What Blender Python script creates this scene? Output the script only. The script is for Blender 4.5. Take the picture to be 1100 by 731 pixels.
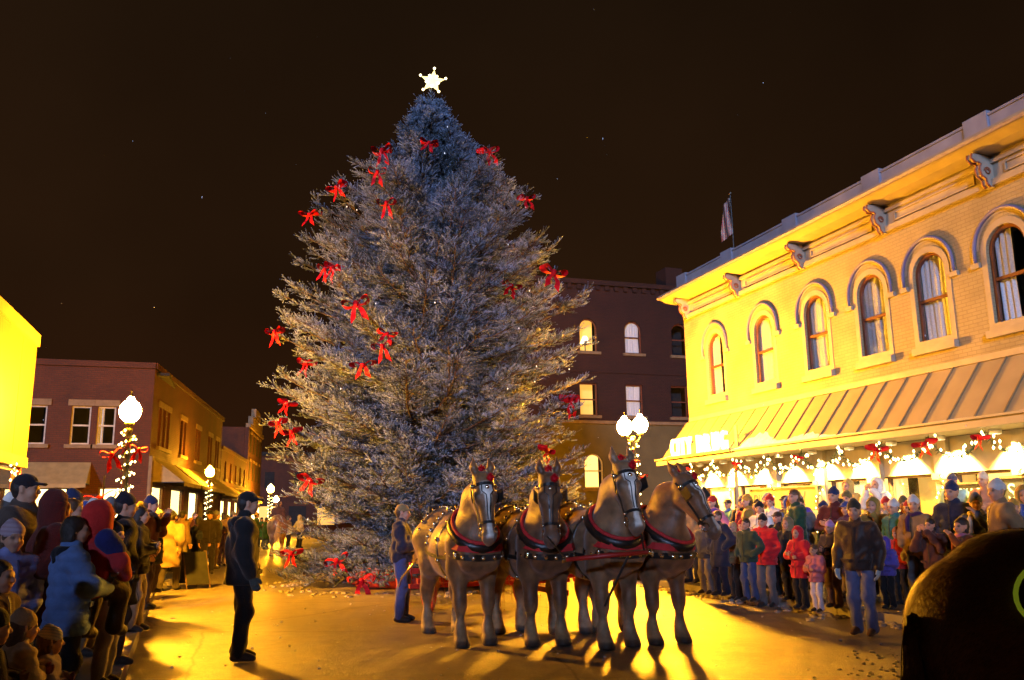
import bpy, bmesh, math, random
import numpy as np
from mathutils import Vector, Matrix
R = math.radians
rnd = random.Random(7)
scene = bpy.context.scene
for _o in list(bpy.data.objects): bpy.data.objects.remove(_o)
COL = scene.collection

# ------------------------------------------------------------------ camera
PW, PH, PF = 1100.0, 731.0, 925.0
PITCH, ROLL, YAW, CZ = 11.4, 0.8, 18.0, 1.6
def _basis():
    p, y, r = R(PITCH), R(YAW), R(ROLL)
    f = np.array([math.sin(y)*math.cos(p), math.cos(y)*math.cos(p), math.sin(p)])
    rt = np.array([math.cos(y), -math.sin(y), 0.0]); up = np.cross(rt, f)
    return f, rt*math.cos(r)-up*math.sin(r), up*math.cos(r)+rt*math.sin(r)
_f, _r, _u = _basis()
def ray(x, y): return _f+_r*(x-PW/2)/PF+_u*(PH/2-y)/PF
def gnd(x, y, z=0.0):                      # photo pixel -> point on the ground
    d = ray(x, y); k = (z-CZ)/d[2]; return d*k+np.array([0, 0, CZ])
def atY(x, y, Y): d = ray(x, y); return d*(Y/d[1])+np.array([0, 0, CZ])
def atX(x, y, X): d = ray(x, y); return d*(X/d[0])+np.array([0, 0, CZ])
cam_d = bpy.data.cameras.new('camera'); cam = bpy.data.objects.new('camera', cam_d); COL.objects.link(cam)
cam_d.sensor_width = 36; cam_d.sensor_fit = 'HORIZONTAL'; cam_d.lens = PF/PW*36; cam_d.clip_start = 0.05; cam_d.clip_end = 2000
cam.matrix_world = Matrix(((_r[0], _u[0], -_f[0], 0), (_r[1], _u[1], -_f[1], 0), (_r[2], _u[2], -_f[2], CZ), (0, 0, 0, 1)))
scene.camera = cam

# ------------------------------------------------------------------ night sky, cool sun lamp added to light the spruce, exposure
world = bpy.data.worlds.new('World'); scene.world = world; world.use_nodes = True
_n = world.node_tree; _n.nodes.clear()
_tc = _n.nodes.new('ShaderNodeTexCoord'); _sx = _n.nodes.new('ShaderNodeSeparateXYZ')
_cr = _n.nodes.new('ShaderNodeValToRGB'); _bg = _n.nodes.new('ShaderNodeBackground'); _ow = _n.nodes.new('ShaderNodeOutputWorld')
_n.links.new(_tc.outputs['Generated'], _sx.inputs[0]); _n.links.new(_sx.outputs['Z'], _cr.inputs[0])
_no = _n.nodes.new('ShaderNodeTexNoise'); _no.inputs['Scale'].default_value = 2.2; _no.inputs['Detail'].default_value = 4; _n.links.new(_tc.outputs['Generated'], _no.inputs['Vector']); _mr = _n.nodes.new('ShaderNodeMapRange'); _mr.inputs[1].default_value = .3; _mr.inputs[2].default_value = .7; _mr.inputs[3].default_value = .78; _mr.inputs[4].default_value = 1.3; _n.links.new(_no.outputs['Fac'], _mr.inputs[0])
_vm = _n.nodes.new('ShaderNodeVectorMath'); _vm.operation = 'SCALE'; _n.links.new(_cr.outputs[0], _vm.inputs[0]); _n.links.new(_mr.outputs[0], _vm.inputs['Scale']); _n.links.new(_vm.outputs[0], _bg.inputs[0]); _n.links.new(_bg.outputs[0], _ow.inputs[0])
_cr.color_ramp.elements[0].position = 0.0; _cr.color_ramp.elements[0].color = (0.030, 0.0095, 0.0030, 1)
_cr.color_ramp.elements[1].position = 0.62; _cr.color_ramp.elements[1].color = (0.0098, 0.0052, 0.0024, 1)
_e = _cr.color_ramp.elements.new(0.25); _e.color = (0.0180, 0.0075, 0.0028, 1)
_bg.inputs[1].default_value = 1.0
SUN_E, SUN_C = 3.2, (0.46, 0.60, 1.0)
sun_d = bpy.data.lights.new('sun', 'SUN'); sun = bpy.data.objects.new('sun', sun_d); COL.objects.link(sun)
sun_d.energy = SUN_E; sun_d.color = SUN_C; sun_d.angle = R(6)
sun.rotation_euler = Vector((0.50, 0.86, -0.20)).to_track_quat('-Z', 'Y').to_euler()
vs = scene.view_settings
vs.view_transform = 'Standard'; vs.look = 'None'; vs.exposure = 0.0; vs.gamma = 1.0; vs.use_curve_mapping = False
cy = scene.cycles
cy.use_denoising = True; cy.max_bounces = 4; cy.diffuse_bounces = 2; cy.glossy_bounces = 3; cy.transmission_bounces = 3
cy.transparent_max_bounces = 6; cy.sample_clamp_indirect = 4.0; cy.caustics_reflective = False; cy.caustics_refractive = False
cy.use_adaptive_sampling = True; cy.adaptive_threshold = .03; cy.use_light_tree = True; cy.blur_glossy = 0.5
LAMP_C = (1.0, 0.395, 0.014)      # old yellow street lamps
LAMP_L = 4000.0
SOFFIT_C = (1.0, 0.66, 0.16)
SOFFIT_W = 2000.0

# ------------------------------------------------------------------ helpers
def tag(o, label=None, cat=None, group=None, kind=None):
    if label: o['label'] = label
    if cat: o['category'] = cat
    if group: o['group'] = group
    if kind: o['kind'] = kind
    return o
def empty(name, loc=(0, 0, 0), rz=0.0, sc=1.0):
    o = bpy.data.objects.new(name, None); COL.objects.link(o); o.location = loc; o.rotation_euler = (0, 0, rz)
    o.scale = (sc, sc, sc) if not isinstance(sc, tuple) else sc
    o.empty_display_size = 0.1; return o
def link(name, me, parent=None, loc=None):
    o = bpy.data.objects.new(name, me); COL.objects.link(o)
    if parent is not None: o.parent = parent
    if loc is not None: o.location = loc
    return o
def copy_tree(o, parent=None):
    c = o.copy(); COL.objects.link(c); c.parent = parent
    for ch in [x for x in o.children]: copy_tree(ch, c)
    return c
def setmat(o, m):
    if not o.data.materials: o.data.materials.append(None)
    o.material_slots[0].link = 'OBJECT'; o.material_slots[0].material = m
    return o

class MB:
    def __init__(s): s.v = []; s.f = []
    def add(s, vs_, fs):
        b = len(s.v); s.v += [tuple(map(float, p)) for p in vs_]; s.f += [tuple(b+i for i in f) for f in fs]; return s
    def box(s, x0, x1, y0, y1, z0, z1):
        p = [(x, y, z) for z in (z0, z1) for y in (y0, y1) for x in (x0, x1)]
        return s.add(p, [(0, 2, 3, 1), (4, 5, 7, 6), (0, 1, 5, 4), (2, 6, 7, 3), (0, 4, 6, 2), (1, 3, 7, 5)])
    def obox(s, c, U, V, W):                 # centre and three half axes
        c, U, V, W = map(np.array, (c, U, V, W))
        p = [c+a*U+b*V+d*W for d in (-1, 1) for b in (-1, 1) for a in (-1, 1)]
        return s.add(p, [(0, 2, 3, 1), (4, 5, 7, 6), (0, 1, 5, 4), (2, 6, 7, 3), (0, 4, 6, 2), (1, 3, 7, 5)])
    def tube(s, pts, rad, n=8, cap=True, closed=False):
        pts = [np.array(p, float) for p in pts]; m = len(pts)
        if not hasattr(rad, '__len__'): rad = [rad]*m
        ref = None; rings = []
        for i, p in enumerate(pts):
            a = pts[i-1] if i > 0 else (pts[-1] if closed else p); b = pts[(i+1) % m] if (i < m-1 or closed) else p
            t = b-a; t = t/(np.linalg.norm(t)+1e-9)
            if ref is None:
                ref = np.array([0, 0, 1.0]) if abs(t[2]) < .9 else np.array([1.0, 0, 0])
            u = ref-t*np.dot(ref, t); u /= np.linalg.norm(u)+1e-9; w = np.cross(t, u); ref = u
            rings.append([p+rad[i]*(math.cos(2*math.pi*k/n)*u+math.sin(2*math.pi*k/n)*w) for k in range(n)])
        vs_ = [q for r_ in rings for q in r_]; fs = []
        for i in range(m if closed else m-1):
            j = (i+1) % m
            for k in range(n):
                fs.append((i*n+k, i*n+(k+1) % n, j*n+(k+1) % n, j*n+k))
        if cap and not closed:
            fs.append(tuple(range(n))[::-1]); fs.append(tuple((m-1)*n+k for k in range(n)))
        return s.add(vs_, fs)
    def lathe(s, prof, c=(0, 0, 0), n=16):
        vs_ = []; fs = []
        for (r_, z) in prof:
            for k in range(n):
                a = 2*math.pi*k/n; vs_.append((c[0]+r_*math.cos(a), c[1]+r_*math.sin(a), c[2]+z))
        for i in range(len(prof)-1):
            for k in range(n): fs.append((i*n+k, i*n+(k+1) % n, (i+1)*n+(k+1) % n, (i+1)*n+k))
        fs.append(tuple(range(n))[::-1]); fs.append(tuple((len(prof)-1)*n+k for k in range(n)))
        return s.add(vs_, fs)
    def sphere(s, c, r, n=10, m=7, sc=(1, 1, 1)):
        prof = [(max(1e-3, math.sin(math.pi*i/m))*r, -math.cos(math.pi*i/m)*r) for i in range(m+1)]
        b = len(s.v); s.lathe(prof, (0, 0, 0), n)
        s.v[b:] = [(c[0]+x*sc[0], c[1]+y*sc[1], c[2]+z*sc[2]) for x, y, z in s.v[b:]]; return s
    def ribbon(s, pts, nrm, w, t=.004):       # strap lying on a surface
        pts = [np.array(p, float) for p in pts]; m = len(pts); vs_ = []; fs = []
        for i, p in enumerate(pts):
            d = pts[min(i+1, m-1)]-pts[max(i-1, 0)]; d /= np.linalg.norm(d)+1e-9
            n_ = np.array(nrm[i], float); n_ -= d*np.dot(d, n_); n_ /= np.linalg.norm(n_)+1e-9; q = np.cross(d, n_)
            vs_ += [p-q*w/2, p+q*w/2, p+q*w/2*.9+n_*t, p-q*w/2*.9+n_*t]
        for i in range(m-1):
            for k in range(4): fs.append((i*4+k, i*4+(k+1) % 4, i*4+4+(k+1) % 4, i*4+4+k))
        fs += [(3, 2, 1, 0), tuple((m-1)*4+k for k in range(4))]
        return s.add(vs_, fs)
    def mesh(s, name, smooth=False):
        me = bpy.data.meshes.new(name); me.from_pydata(s.v, [], s.f)
        bm = bmesh.new(); bm.from_mesh(me); bmesh.ops.recalc_face_normals(bm, faces=bm.faces); bm.to_mesh(me); bm.free()
        if smooth: me.polygons.foreach_set('use_smooth', [True]*len(me.polygons))
        me.update(); return me
    def build(s, name, m, parent=None, smooth=False, loc=None):
        me = s.mesh(name, smooth)
        if m is not None: me.materials.append(m)
        return link(name, me, parent, loc)
def box(name, m, parent, *b, bevel=0.0):
    o = MB().box(*b).build(name, m, parent)
    if bevel:
        bm = bmesh.new(); bm.from_mesh(o.data); bmesh.ops.bevel(bm, geom=bm.edges[:], offset=bevel, segments=1, affect='EDGES'); bm.to_mesh(o.data); bm.free()
    return o

# ------------------------------------------------------------------ materials
def new_mat(name):
    m = bpy.data.materials.new(name); m.use_nodes = True; nt = m.node_tree
    return m, nt, nt.nodes['Principled BSDF']
def mat(name, col, rough=.7, var=.25, scale=6.0, bump=.0, bscale=40.0, metal=0.0, spec=.5, coat=0.0, sheen=0.0):
    m, nt, b = new_mat(name); L = nt.links.new
    b.inputs['Roughness'].default_value = rough; b.inputs['Metallic'].default_value = metal; b.inputs['Specular IOR Level'].default_value = spec
    if coat: b.inputs['Coat Weight'].default_value = coat
    if sheen: b.inputs['Sheen Weight'].default_value = sheen
    tc = nt.nodes.new('ShaderNodeTexCoord'); no = nt.nodes.new('ShaderNodeTexNoise')
    no.inputs['Scale'].default_value = scale; no.inputs['Detail'].default_value = 5; L(tc.outputs['Object'], no.inputs['Vector'])
    cr = nt.nodes.new('ShaderNodeValToRGB'); cr.color_ramp.elements[0].position = .3; cr.color_ramp.elements[1].position = .72
    cr.color_ramp.elements[0].color = tuple(c*(1-var) for c in col)+(1,); cr.color_ramp.elements[1].color = tuple(min(1, c*(1+var)) for c in col)+(1,)
    L(no.outputs['Fac'], cr.inputs[0]); L(cr.outputs[0], b.inputs['Base Color'])
    if bump:
        n2 = nt.nodes.new('ShaderNodeTexNoise'); n2.inputs['Scale'].default_value = bscale; n2.inputs['Detail'].default_value = 3
        L(tc.outputs['Object'], n2.inputs['Vector']); bp = nt.nodes.new('ShaderNodeBump'); bp.inputs['Strength'].default_value = bump; bp.inputs['Distance'].default_value = .02
        L(n2.outputs['Fac'], bp.inputs['Height']); L(bp.outputs[0], b.inputs['Normal'])
    return m
def emis(name, col, strength, sample=True):
    m, nt, b = new_mat(name)
    b.inputs['Base Color'].default_value = tuple(min(.8, c) for c in col)+(1,); b.inputs['Emission Color'].default_value = tuple(col)+(1,)
    b.inputs['Emission Strength'].default_value = strength
    if not sample: m.cycles.emission_sampling = 'NONE'
    return m
def attr_mat(name, rough=.7, bump=.0, bscale=60.0, var=.2, scale=9.0, spec=.3, sheen=0.0):
    m, nt, b = new_mat(name); L = nt.links.new
    b.inputs['Roughness'].default_value = rough; b.inputs['Specular IOR Level'].default_value = spec
    if sheen: b.inputs['Sheen Weight'].default_value = sheen
    at = nt.nodes.new('ShaderNodeAttribute'); at.attribute_name = 'col'
    tc = nt.nodes.new('ShaderNodeTexCoord'); no = nt.nodes.new('ShaderNodeTexNoise'); no.inputs['Scale'].default_value = scale; no.inputs['Detail'].default_value = 4
    L(tc.outputs['Object'], no.inputs['Vector'])
    mr = nt.nodes.new('ShaderNodeMapRange'); mr.inputs[1].default_value = .3; mr.inputs[2].default_value = .7; mr.inputs[3].default_value = 1-var; mr.inputs[4].default_value = 1+var
    L(no.outputs['Fac'], mr.inputs[0]); mx = nt.nodes.new('ShaderNodeVectorMath'); mx.operation = 'SCALE'
    L(at.outputs['Color'], mx.inputs[0]); L(mr.outputs[0], mx.inputs['Scale']); L(mx.outputs[0], b.inputs['Base Color'])
    if bump:
        n2 = nt.nodes.new('ShaderNodeTexNoise'); n2.inputs['Scale'].default_value = bscale; L(tc.outputs['Object'], n2.inputs['Vector'])
        bp = nt.nodes.new('ShaderNodeBump'); bp.inputs['Strength'].default_value = bump; bp.inputs['Distance'].default_value = .01
        L(n2.outputs['Fac'], bp.inputs['Height']); L(bp.outputs[0], b.inputs['Normal'])
    return m
def brick_mat(name, c1, c2, mortar, sc=1.0, axis='XZ', bump=.5):
    m, nt, b = new_mat(name); L = nt.links.new; b.inputs['Roughness'].default_value = .85
    tc = nt.nodes.new('ShaderNodeTexCoord'); sp = nt.nodes.new('ShaderNodeSeparateXYZ'); cb = nt.nodes.new('ShaderNodeCombineXYZ'); L(tc.outputs['Object'], sp.inputs[0])
    L(sp.outputs[axis[0]], cb.inputs['X']); L(sp.outputs[axis[1]], cb.inputs['Y'])
    br = nt.nodes.new('ShaderNodeTexBrick'); br.inputs['Scale'].default_value = sc; br.inputs['Mortar Size'].default_value = .008
    br.inputs['Brick Width'].default_value = .22; br.inputs['Row Height'].default_value = .075; br.inputs['Bias'].default_value = -.2
    br.inputs['Color1'].default_value = c1+(1,); br.inputs['Color2'].default_value = c2+(1,); br.inputs['Mortar'].default_value = mortar+(1,)
    L(cb.outputs[0], br.inputs['Vector'])
    no = nt.nodes.new('ShaderNodeTexNoise'); no.inputs['Scale'].default_value = .9; no.inputs['Detail'].default_value = 6; L(tc.outputs['Object'], no.inputs['Vector'])
    mr = nt.nodes.new('ShaderNodeMapRange'); mr.inputs[1].default_value = .3; mr.inputs[2].default_value = .7; mr.inputs[3].default_value = .72; mr.inputs[4].default_value = 1.18; L(no.outputs['Fac'], mr.inputs[0])
    mx = nt.nodes.new('ShaderNodeVectorMath'); mx.operation = 'SCALE'; L(br.outputs['Color'], mx.inputs[0]); L(mr.outputs[0], mx.inputs['Scale']); L(mx.outputs[0], b.inputs['Base Color'])
    bp = nt.nodes.new('ShaderNodeBump'); bp.inputs['Strength'].default_value = bump; bp.inputs['Distance'].default_value = .012; bp.invert = True
    L(br.outputs['Fac'], bp.inputs['Height']); L(bp.outputs[0], b.inputs['Normal'])
    return m
def glass_mat(name, tint=(.9, .95, 1), refl=.12):
    m = bpy.data.materials.new(name); m.use_nodes = True; nt = m.node_tree; nt.nodes.clear(); L = nt.links.new
    o = nt.nodes.new('ShaderNodeOutputMaterial'); t = nt.nodes.new('ShaderNodeBsdfTransparent'); g = nt.nodes.new('ShaderNodeBsdfGlossy'); mx = nt.nodes.new('ShaderNodeMixShader')
    t.inputs[0].default_value = tint+(1,); g.inputs['Roughness'].default_value = .04
    fr = nt.nodes.new('ShaderNodeFresnel'); fr.inputs['IOR'].default_value = 1.35; ma = nt.nodes.new('ShaderNodeMath'); ma.operation = 'MULTIPLY'; ma.inputs[1].default_value = refl*4; ma.use_clamp = True
    L(fr.outputs[0], ma.inputs[0]); L(ma.outputs[0], mx.inputs[0]); L(t.outputs[0], mx.inputs[1]); L(g.outputs[0], mx.inputs[2]); L(mx.outputs[0], o.inputs[0])
    return m
_cl = {}
def cloth(col, rough=.88, bump=.35):
    k = tuple(round(c, 3) for c in col)+(rough,)
    if k not in _cl: _cl[k] = mat('fabric', col, rough, .22, 7.0, bump, 55.0, spec=.25, sheen=.15)
    return _cl[k]

M = {}
M['snow'] = mat('snow', (.72, .74, .78), .8, .15, 9, .6, 30)
M['concrete'] = mat('concrete', (.22, .21, .2), .6, .3, 2.5, .3, 25)
M['kerb'] = mat('kerb_stone', (.25, .24, .23), .55, .3, 3, .3, 20)
M['cream'] = brick_mat('cream_painted_brick', (.31, .255, .135), (.285, .232, .122), (.245, .198, .10), 1.0, 'YZ', .5)
M['cream_trim'] = mat('cream_trim', (.32, .275, .205), .55, .12, 3)
M['lav_trim'] = mat('mauve_trim', (.16, .14, .24), .6, .15, 3)
M['parapet'] = mat('parapet_metal', (.26, .26, .32), .5, .2, 2.0, .1, 12)
M['canopy'] = mat('canopy_metal', (.36, .285, .15), .5, .12, 1.5, .05, 10)
M['canopy_rib'] = mat('canopy_rib', (.22, .165, .085), .5, .12, 3)
M['sash'] = mat('brown_sash', (.12, .035, .014), .5, .2, 8)
M['bracket'] = mat('bracket_red', (.22, .07, .03), .5, .3, 20)
M['glass'] = glass_mat('window_glass')
M['curtain'] = mat('lace_curtain', (.62, .60, .58), .9, .12, 30)
M['dark'] = mat('dark_interior', (.012, .01, .009), .9, .3, 3)
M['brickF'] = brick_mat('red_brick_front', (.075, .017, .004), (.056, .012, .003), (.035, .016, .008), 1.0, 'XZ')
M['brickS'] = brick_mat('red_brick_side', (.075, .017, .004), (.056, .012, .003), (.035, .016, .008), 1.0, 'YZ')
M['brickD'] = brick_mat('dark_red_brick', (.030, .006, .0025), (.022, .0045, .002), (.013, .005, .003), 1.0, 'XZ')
M['olive'] = mat('olive_stucco', (.095, .075, .03), .85, .2, 1.2, .2, 15)
M['stone'] = mat('sandstone', (.17, .115, .06), .8, .2, 5, .2, 20)
M['white_sash'] = mat('pale_sash', (.42, .36, .28), .6, .2, 8)
M['awning'] = mat('canvas_awning', (.24, .18, .08), .85, .18, 4, .2, 60)
M['wall_y'] = mat('pale_metal_siding', (.17, .115, .035), .6, .14, 1.4, .15, 8)
M['wall_y_trim'] = mat('pale_trim', (.25, .19, .08), .6, .15, 3)
M['redpaint'] = mat('red_paint', (.42, .02, .012), .45, .2, 6)
M['iron'] = mat('black_iron', (.015, .015, .014), .45, .3, 20, spec=.5)
M['bow'] = mat('red_ribbon', (.48, .004, .010), .6, .25, 14, spec=.15)
M['globe'] = emis('lamp_globe', LAMP_C, LAMP_L); M['globe_dim'] = emis('far_lamp_globe', LAMP_C, LAMP_L*.22)
M['bulb'] = emis('string_bulb', (1.0, .72, .28), 14.0, False)
M['bulb_white'] = emis('string_bulb_white', (.75, .85, 1.0), .8, False)
M['lit'] = emis('lit_room', (1.0, .60, .16), 2.2)
M['lit2'] = emis('lit_room_dim', (1.0, .55, .12), .75)
M['litw'] = emis('lit_shop', (1.0, .74, .28), 5.0)
M['star'] = emis('star_light', (1.0, .70, .25), 2.4, False)
M['wood'] = mat('wood', (.12, .07, .035), .6, .3, 12, .3, 30)
M['leather'] = mat('black_leather', (.014, .012, .010), .35, .3, 20, .2, 60, spec=.6)
M['harness_red'] = mat('red_harness_felt', (.5, .02, .02), .75, .2, 15)
M['brass'] = mat('chromed_fitting', (.8, .72, .55), .18, .1, 20, metal=1.0)
M['hair_blond'] = mat('flaxen_hair', (.42, .27, .12), .6, .35, 40, .4, 90)
M['hair_dark'] = mat('dark_hair', (.02, .013, .01), .55, .4, 40, .4, 90)
M['hair_brown'] = mat('brown_hair', (.09, .045, .02), .55, .4, 40, .4, 90)
M['bark'] = mat('bark', (.09, .06, .04), .9, .4, 12, .6, 20)
M['garland'] = mat('garland_green', (.05, .08, .03), .8, .4, 10)
M['chalk'] = mat('chalkboard', (.02, .022, .02), .7, .3, 6)
M['white'] = mat('white_paint', (.78, .77, .74), .5, .06, 6)
M['skin'] = attr_mat('skin', .55, .1, 80, .08, 14)
M['horse'] = attr_mat('horse_coat', .48, .35, 90, .42, 7.5, .4, .15)
# ------------------------------------------------------------------ ground, road, pavements
def asphalt():
    m, nt, b = new_mat('wet_asphalt'); L = nt.links.new
    tc = nt.nodes.new('ShaderNodeTexCoord')
    def noise(sc, det=6, rgh=.6):
        n = nt.nodes.new('ShaderNodeTexNoise'); n.inputs['Scale'].default_value = sc; n.inputs['Detail'].default_value = det; n.inputs['Roughness'].default_value = rgh
        L(tc.outputs['Object'], n.inputs['Vector']); return n
    big, mid, fine = noise(.32, 5), noise(3.4, 9, .72), noise(46, 4, .7)
    cr = nt.nodes.new('ShaderNodeValToRGB'); cr.color_ramp.elements[0].position = .34; cr.color_ramp.elements[1].position = .7
    cr.color_ramp.elements[0].color = (.15, .132, .10, 1); cr.color_ramp.elements[1].color = (.33, .288, .215, 1)
    L(mid.outputs['Fac'], cr.inputs[0])
    vo = nt.nodes.new('ShaderNodeTexVoronoi'); vo.feature = 'DISTANCE_TO_EDGE'; vo.inputs['Scale'].default_value = .28; dn = noise(1.1, 5, .6); mxv = nt.nodes.new('ShaderNodeMix'); mxv.data_type = 'VECTOR'; mxv.inputs['Factor'].default_value = .22
    L(tc.outputs['Object'], mxv.inputs[4]); L(dn.outputs['Color'], mxv.inputs[5]); L(mxv.outputs[1], vo.inputs['Vector'])
    ck = nt.nodes.new('ShaderNodeMapRange'); ck.inputs[1].default_value = .0; ck.inputs[2].default_value = .006; ck.inputs[3].default_value = .35; ck.inputs[4].default_value = 1.0; L(vo.outputs['Distance'], ck.inputs[0])
    gr = nt.nodes.new('ShaderNodeMapRange'); gr.inputs[1].default_value = .35; gr.inputs[2].default_value = .65; gr.inputs[3].default_value = .72; gr.inputs[4].default_value = 1.25; L(fine.outputs['Fac'], gr.inputs[0])
    mu = nt.nodes.new('ShaderNodeMath'); mu.operation = 'MULTIPLY'; L(ck.outputs[0], mu.inputs[0]); L(gr.outputs[0], mu.inputs[1])
    vm = nt.nodes.new('ShaderNodeVectorMath'); vm.operation = 'SCALE'; L(cr.outputs[0], vm.inputs[0]); L(mu.outputs[0], vm.inputs['Scale']); L(vm.outputs[0], b.inputs['Base Color'])
    mr = nt.nodes.new('ShaderNodeMapRange'); mr.inputs[1].default_value = .36; mr.inputs[2].default_value = .62; mr.inputs[3].default_value = .28; mr.inputs[4].default_value = .52
    ad = nt.nodes.new('ShaderNodeMath'); ad.operation = 'MULTIPLY_ADD'; ad.inputs[1].default_value = .35; L(mid.outputs['Fac'], ad.inputs[0])
    sc_ = nt.nodes.new('ShaderNodeMath'); sc_.operation = 'MULTIPLY'; sc_.inputs[1].default_value = .65; L(big.outputs['Fac'], sc_.inputs[0]); L(sc_.outputs[0], ad.inputs[2])
    L(ad.outputs[0], mr.inputs[0]); L(mr.outputs[0], b.inputs['Roughness'])
    b.inputs['Specular IOR Level'].default_value = .8
    bp = nt.nodes.new('ShaderNodeBump'); bp.inputs['Strength'].default_value = .8; bp.inputs['Distance'].default_value = .016; L(fine.outputs['Fac'], bp.inputs['Height'])
    b2 = nt.nodes.new('ShaderNodeBump'); b2.inputs['Strength'].default_value = .5; b2.inputs['Distance'].default_value = .04; L(mid.outputs['Fac'], b2.inputs['Height']); L(bp.outputs[0], b2.inputs['Normal'])
    L(b2.outputs[0], b.inputs['Normal']); return m
M['asphalt'] = asphalt()
g = MB(); g.add([(-400, -200, -.012), (400, -200, -.012), (400, 600, -.012), (-400, 600, -.012)], [(0, 1, 2, 3)])
tag(g.build('ground', mat('dark_ground', (.06, .055, .05), .8, .3, .3)), kind='structure')
g = MB()                                    # street, slightly crowned and uneven
xs = np.linspace(-1.9, 9.6, 60); ys = np.concatenate([np.linspace(-8, 30, 130), np.linspace(31, 120, 40)])
vs_ = []
for y in ys:
    for x in xs: vs_.append((x, y, .0+.012*math.sin(x*1.3+y*.4)*math.sin(y*.7-x*.3)))
nx = len(xs); g.add(vs_, [(j*nx+i, j*nx+i+1, (j+1)*nx+i+1, (j+1)*nx+i) for j in range(len(ys)-1) for i in range(nx-1)])
tag(g.build('street', M['asphalt'], smooth=True), kind='structure')
def kerb_x(y): return -.92-.048*(y-10)      # left kerb drifts away down the street
sw = MB(); ky = list(np.linspace(-8, 31, 40))
top = [(kerb_x(y), y, .13) for y in ky]; n_ = len(ky)
sw.add([(-14, y, .13) for y in ky]+[(kerb_x(y)-.16, y, .13) for y in ky], [(i, n_+i, n_+i+1, i+1) for i in range(n_-1)])
M['pave_wet'] = mat('wet_pavement', (.16, .15, .135), .30, .35, 1.6, .3, 22)
lw = tag(sw.build('pavement', M['pave_wet']), kind='structure')
kb = []
for i in range(24):                          # kerb stones
    y0, y1 = -8+i*1.6, -8+(i+1)*1.6-.012; a, b_ = kerb_x(y0), kerb_x(y1)
    m_ = MB(); m_.add([(a-.16, y0, -.1), (a, y0, -.1), (b_, y1, -.1), (b_-.16, y1, -.1), (a-.16, y0, .136), (a-.02, y0, .136), (b_-.02, y1, .136), (b_-.16, y1, .136)],
                      [(0, 3, 2, 1), (4, 5, 6, 7), (0, 1, 5, 4), (1, 2, 6, 5), (2, 3, 7, 6), (3, 0, 4, 7)])
    m_.build('kerb_stone', M['kerb'], lw)
RK = 8.95
rw = tag(MB().add([(RK+.16, -8, .13), (16, -8, .13), (16, 60, .13), (RK+.16, 60, .13)], [(0, 1, 2, 3)]).build('pavement', M['pave_wet']), kind='structure')
for i in range(24):
    y0 = 2+i*1.6; box('kerb_stone', M['kerb'], rw, RK, RK+.16, y0, y0+1.588, -.1, .136)
tag(MB().add([(-14, 31, .004), (-1.9, 31, .004), (-1.9, 120, .004), (-14, 120, .004)], [(0, 1, 2, 3)]).build('side_street', M['asphalt']), kind='structure')
# slush and snow lumps along the gutters
def slush(name, label, pts, mtl):
    m_ = MB()
    for (x, y, z, r) in pts:
        b = len(m_.v); m_.sphere((x, y, z), r, 6, 4, (1, 1.2, .55))
        m_.v[b:] = [(p[0]+rnd.uniform(-1, 1)*r*.22, p[1]+rnd.uniform(-1, 1)*r*.22, p[2]+rnd.uniform(-1, 1)*r*.15) for p in m_.v[b:]]
    return tag(m_.build(name, mtl, smooth=True), label, 'snow', kind='stuff')
M['slush'] = mat('dirty_slush', (.34, .31, .27), .6, .4, 8, .5, 30)
pts = []
for i in range(700):
    y = rnd.uniform(4, 24); pts.append((RK-abs(rnd.gauss(0, .22))+.05, y, .0, rnd.uniform(.02, .075)))
for i in range(160):
    pts.append((RK+rnd.uniform(.1, 1.2), rnd.uniform(7, 22), .13, rnd.uniform(.02, .06)))
slush('gutter_slush', 'dirty slush heaped along the right kerb', pts, M['slush'])
pts = []
for i in range(60):
    y = rnd.uniform(14, 30); pts.append((kerb_x(y)+abs(rnd.gauss(0, .2)), y, .0, rnd.uniform(.015, .05)))
for i in range(300):
    a = rnd.uniform(0, 6.28); r = rnd.uniform(2.8, 3.9); pts.append((4.6+r*math.cos(a), 21+r*math.sin(a), 0, rnd.uniform(.02, .07)))
slush('snow_clumps', 'small snow clumps at the tree foot and left gutter', pts, M['slush'])
pts = []
for i in range(190):
    x, y = rnd.uniform(-.8, 8.5), rnd.uniform(6, 18); pts.append((x, y, .004, rnd.uniform(.006, .022)))
for i in range(40):
    q = gnd(rnd.uniform(900, 965), rnd.uniform(700, 731)); pts.append((q[0], q[1], .004, rnd.uniform(.01, .03)))
slush('scattered_snow_bits', 'tiny scattered snow bits on the wet road', pts, M['snow'])

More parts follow.
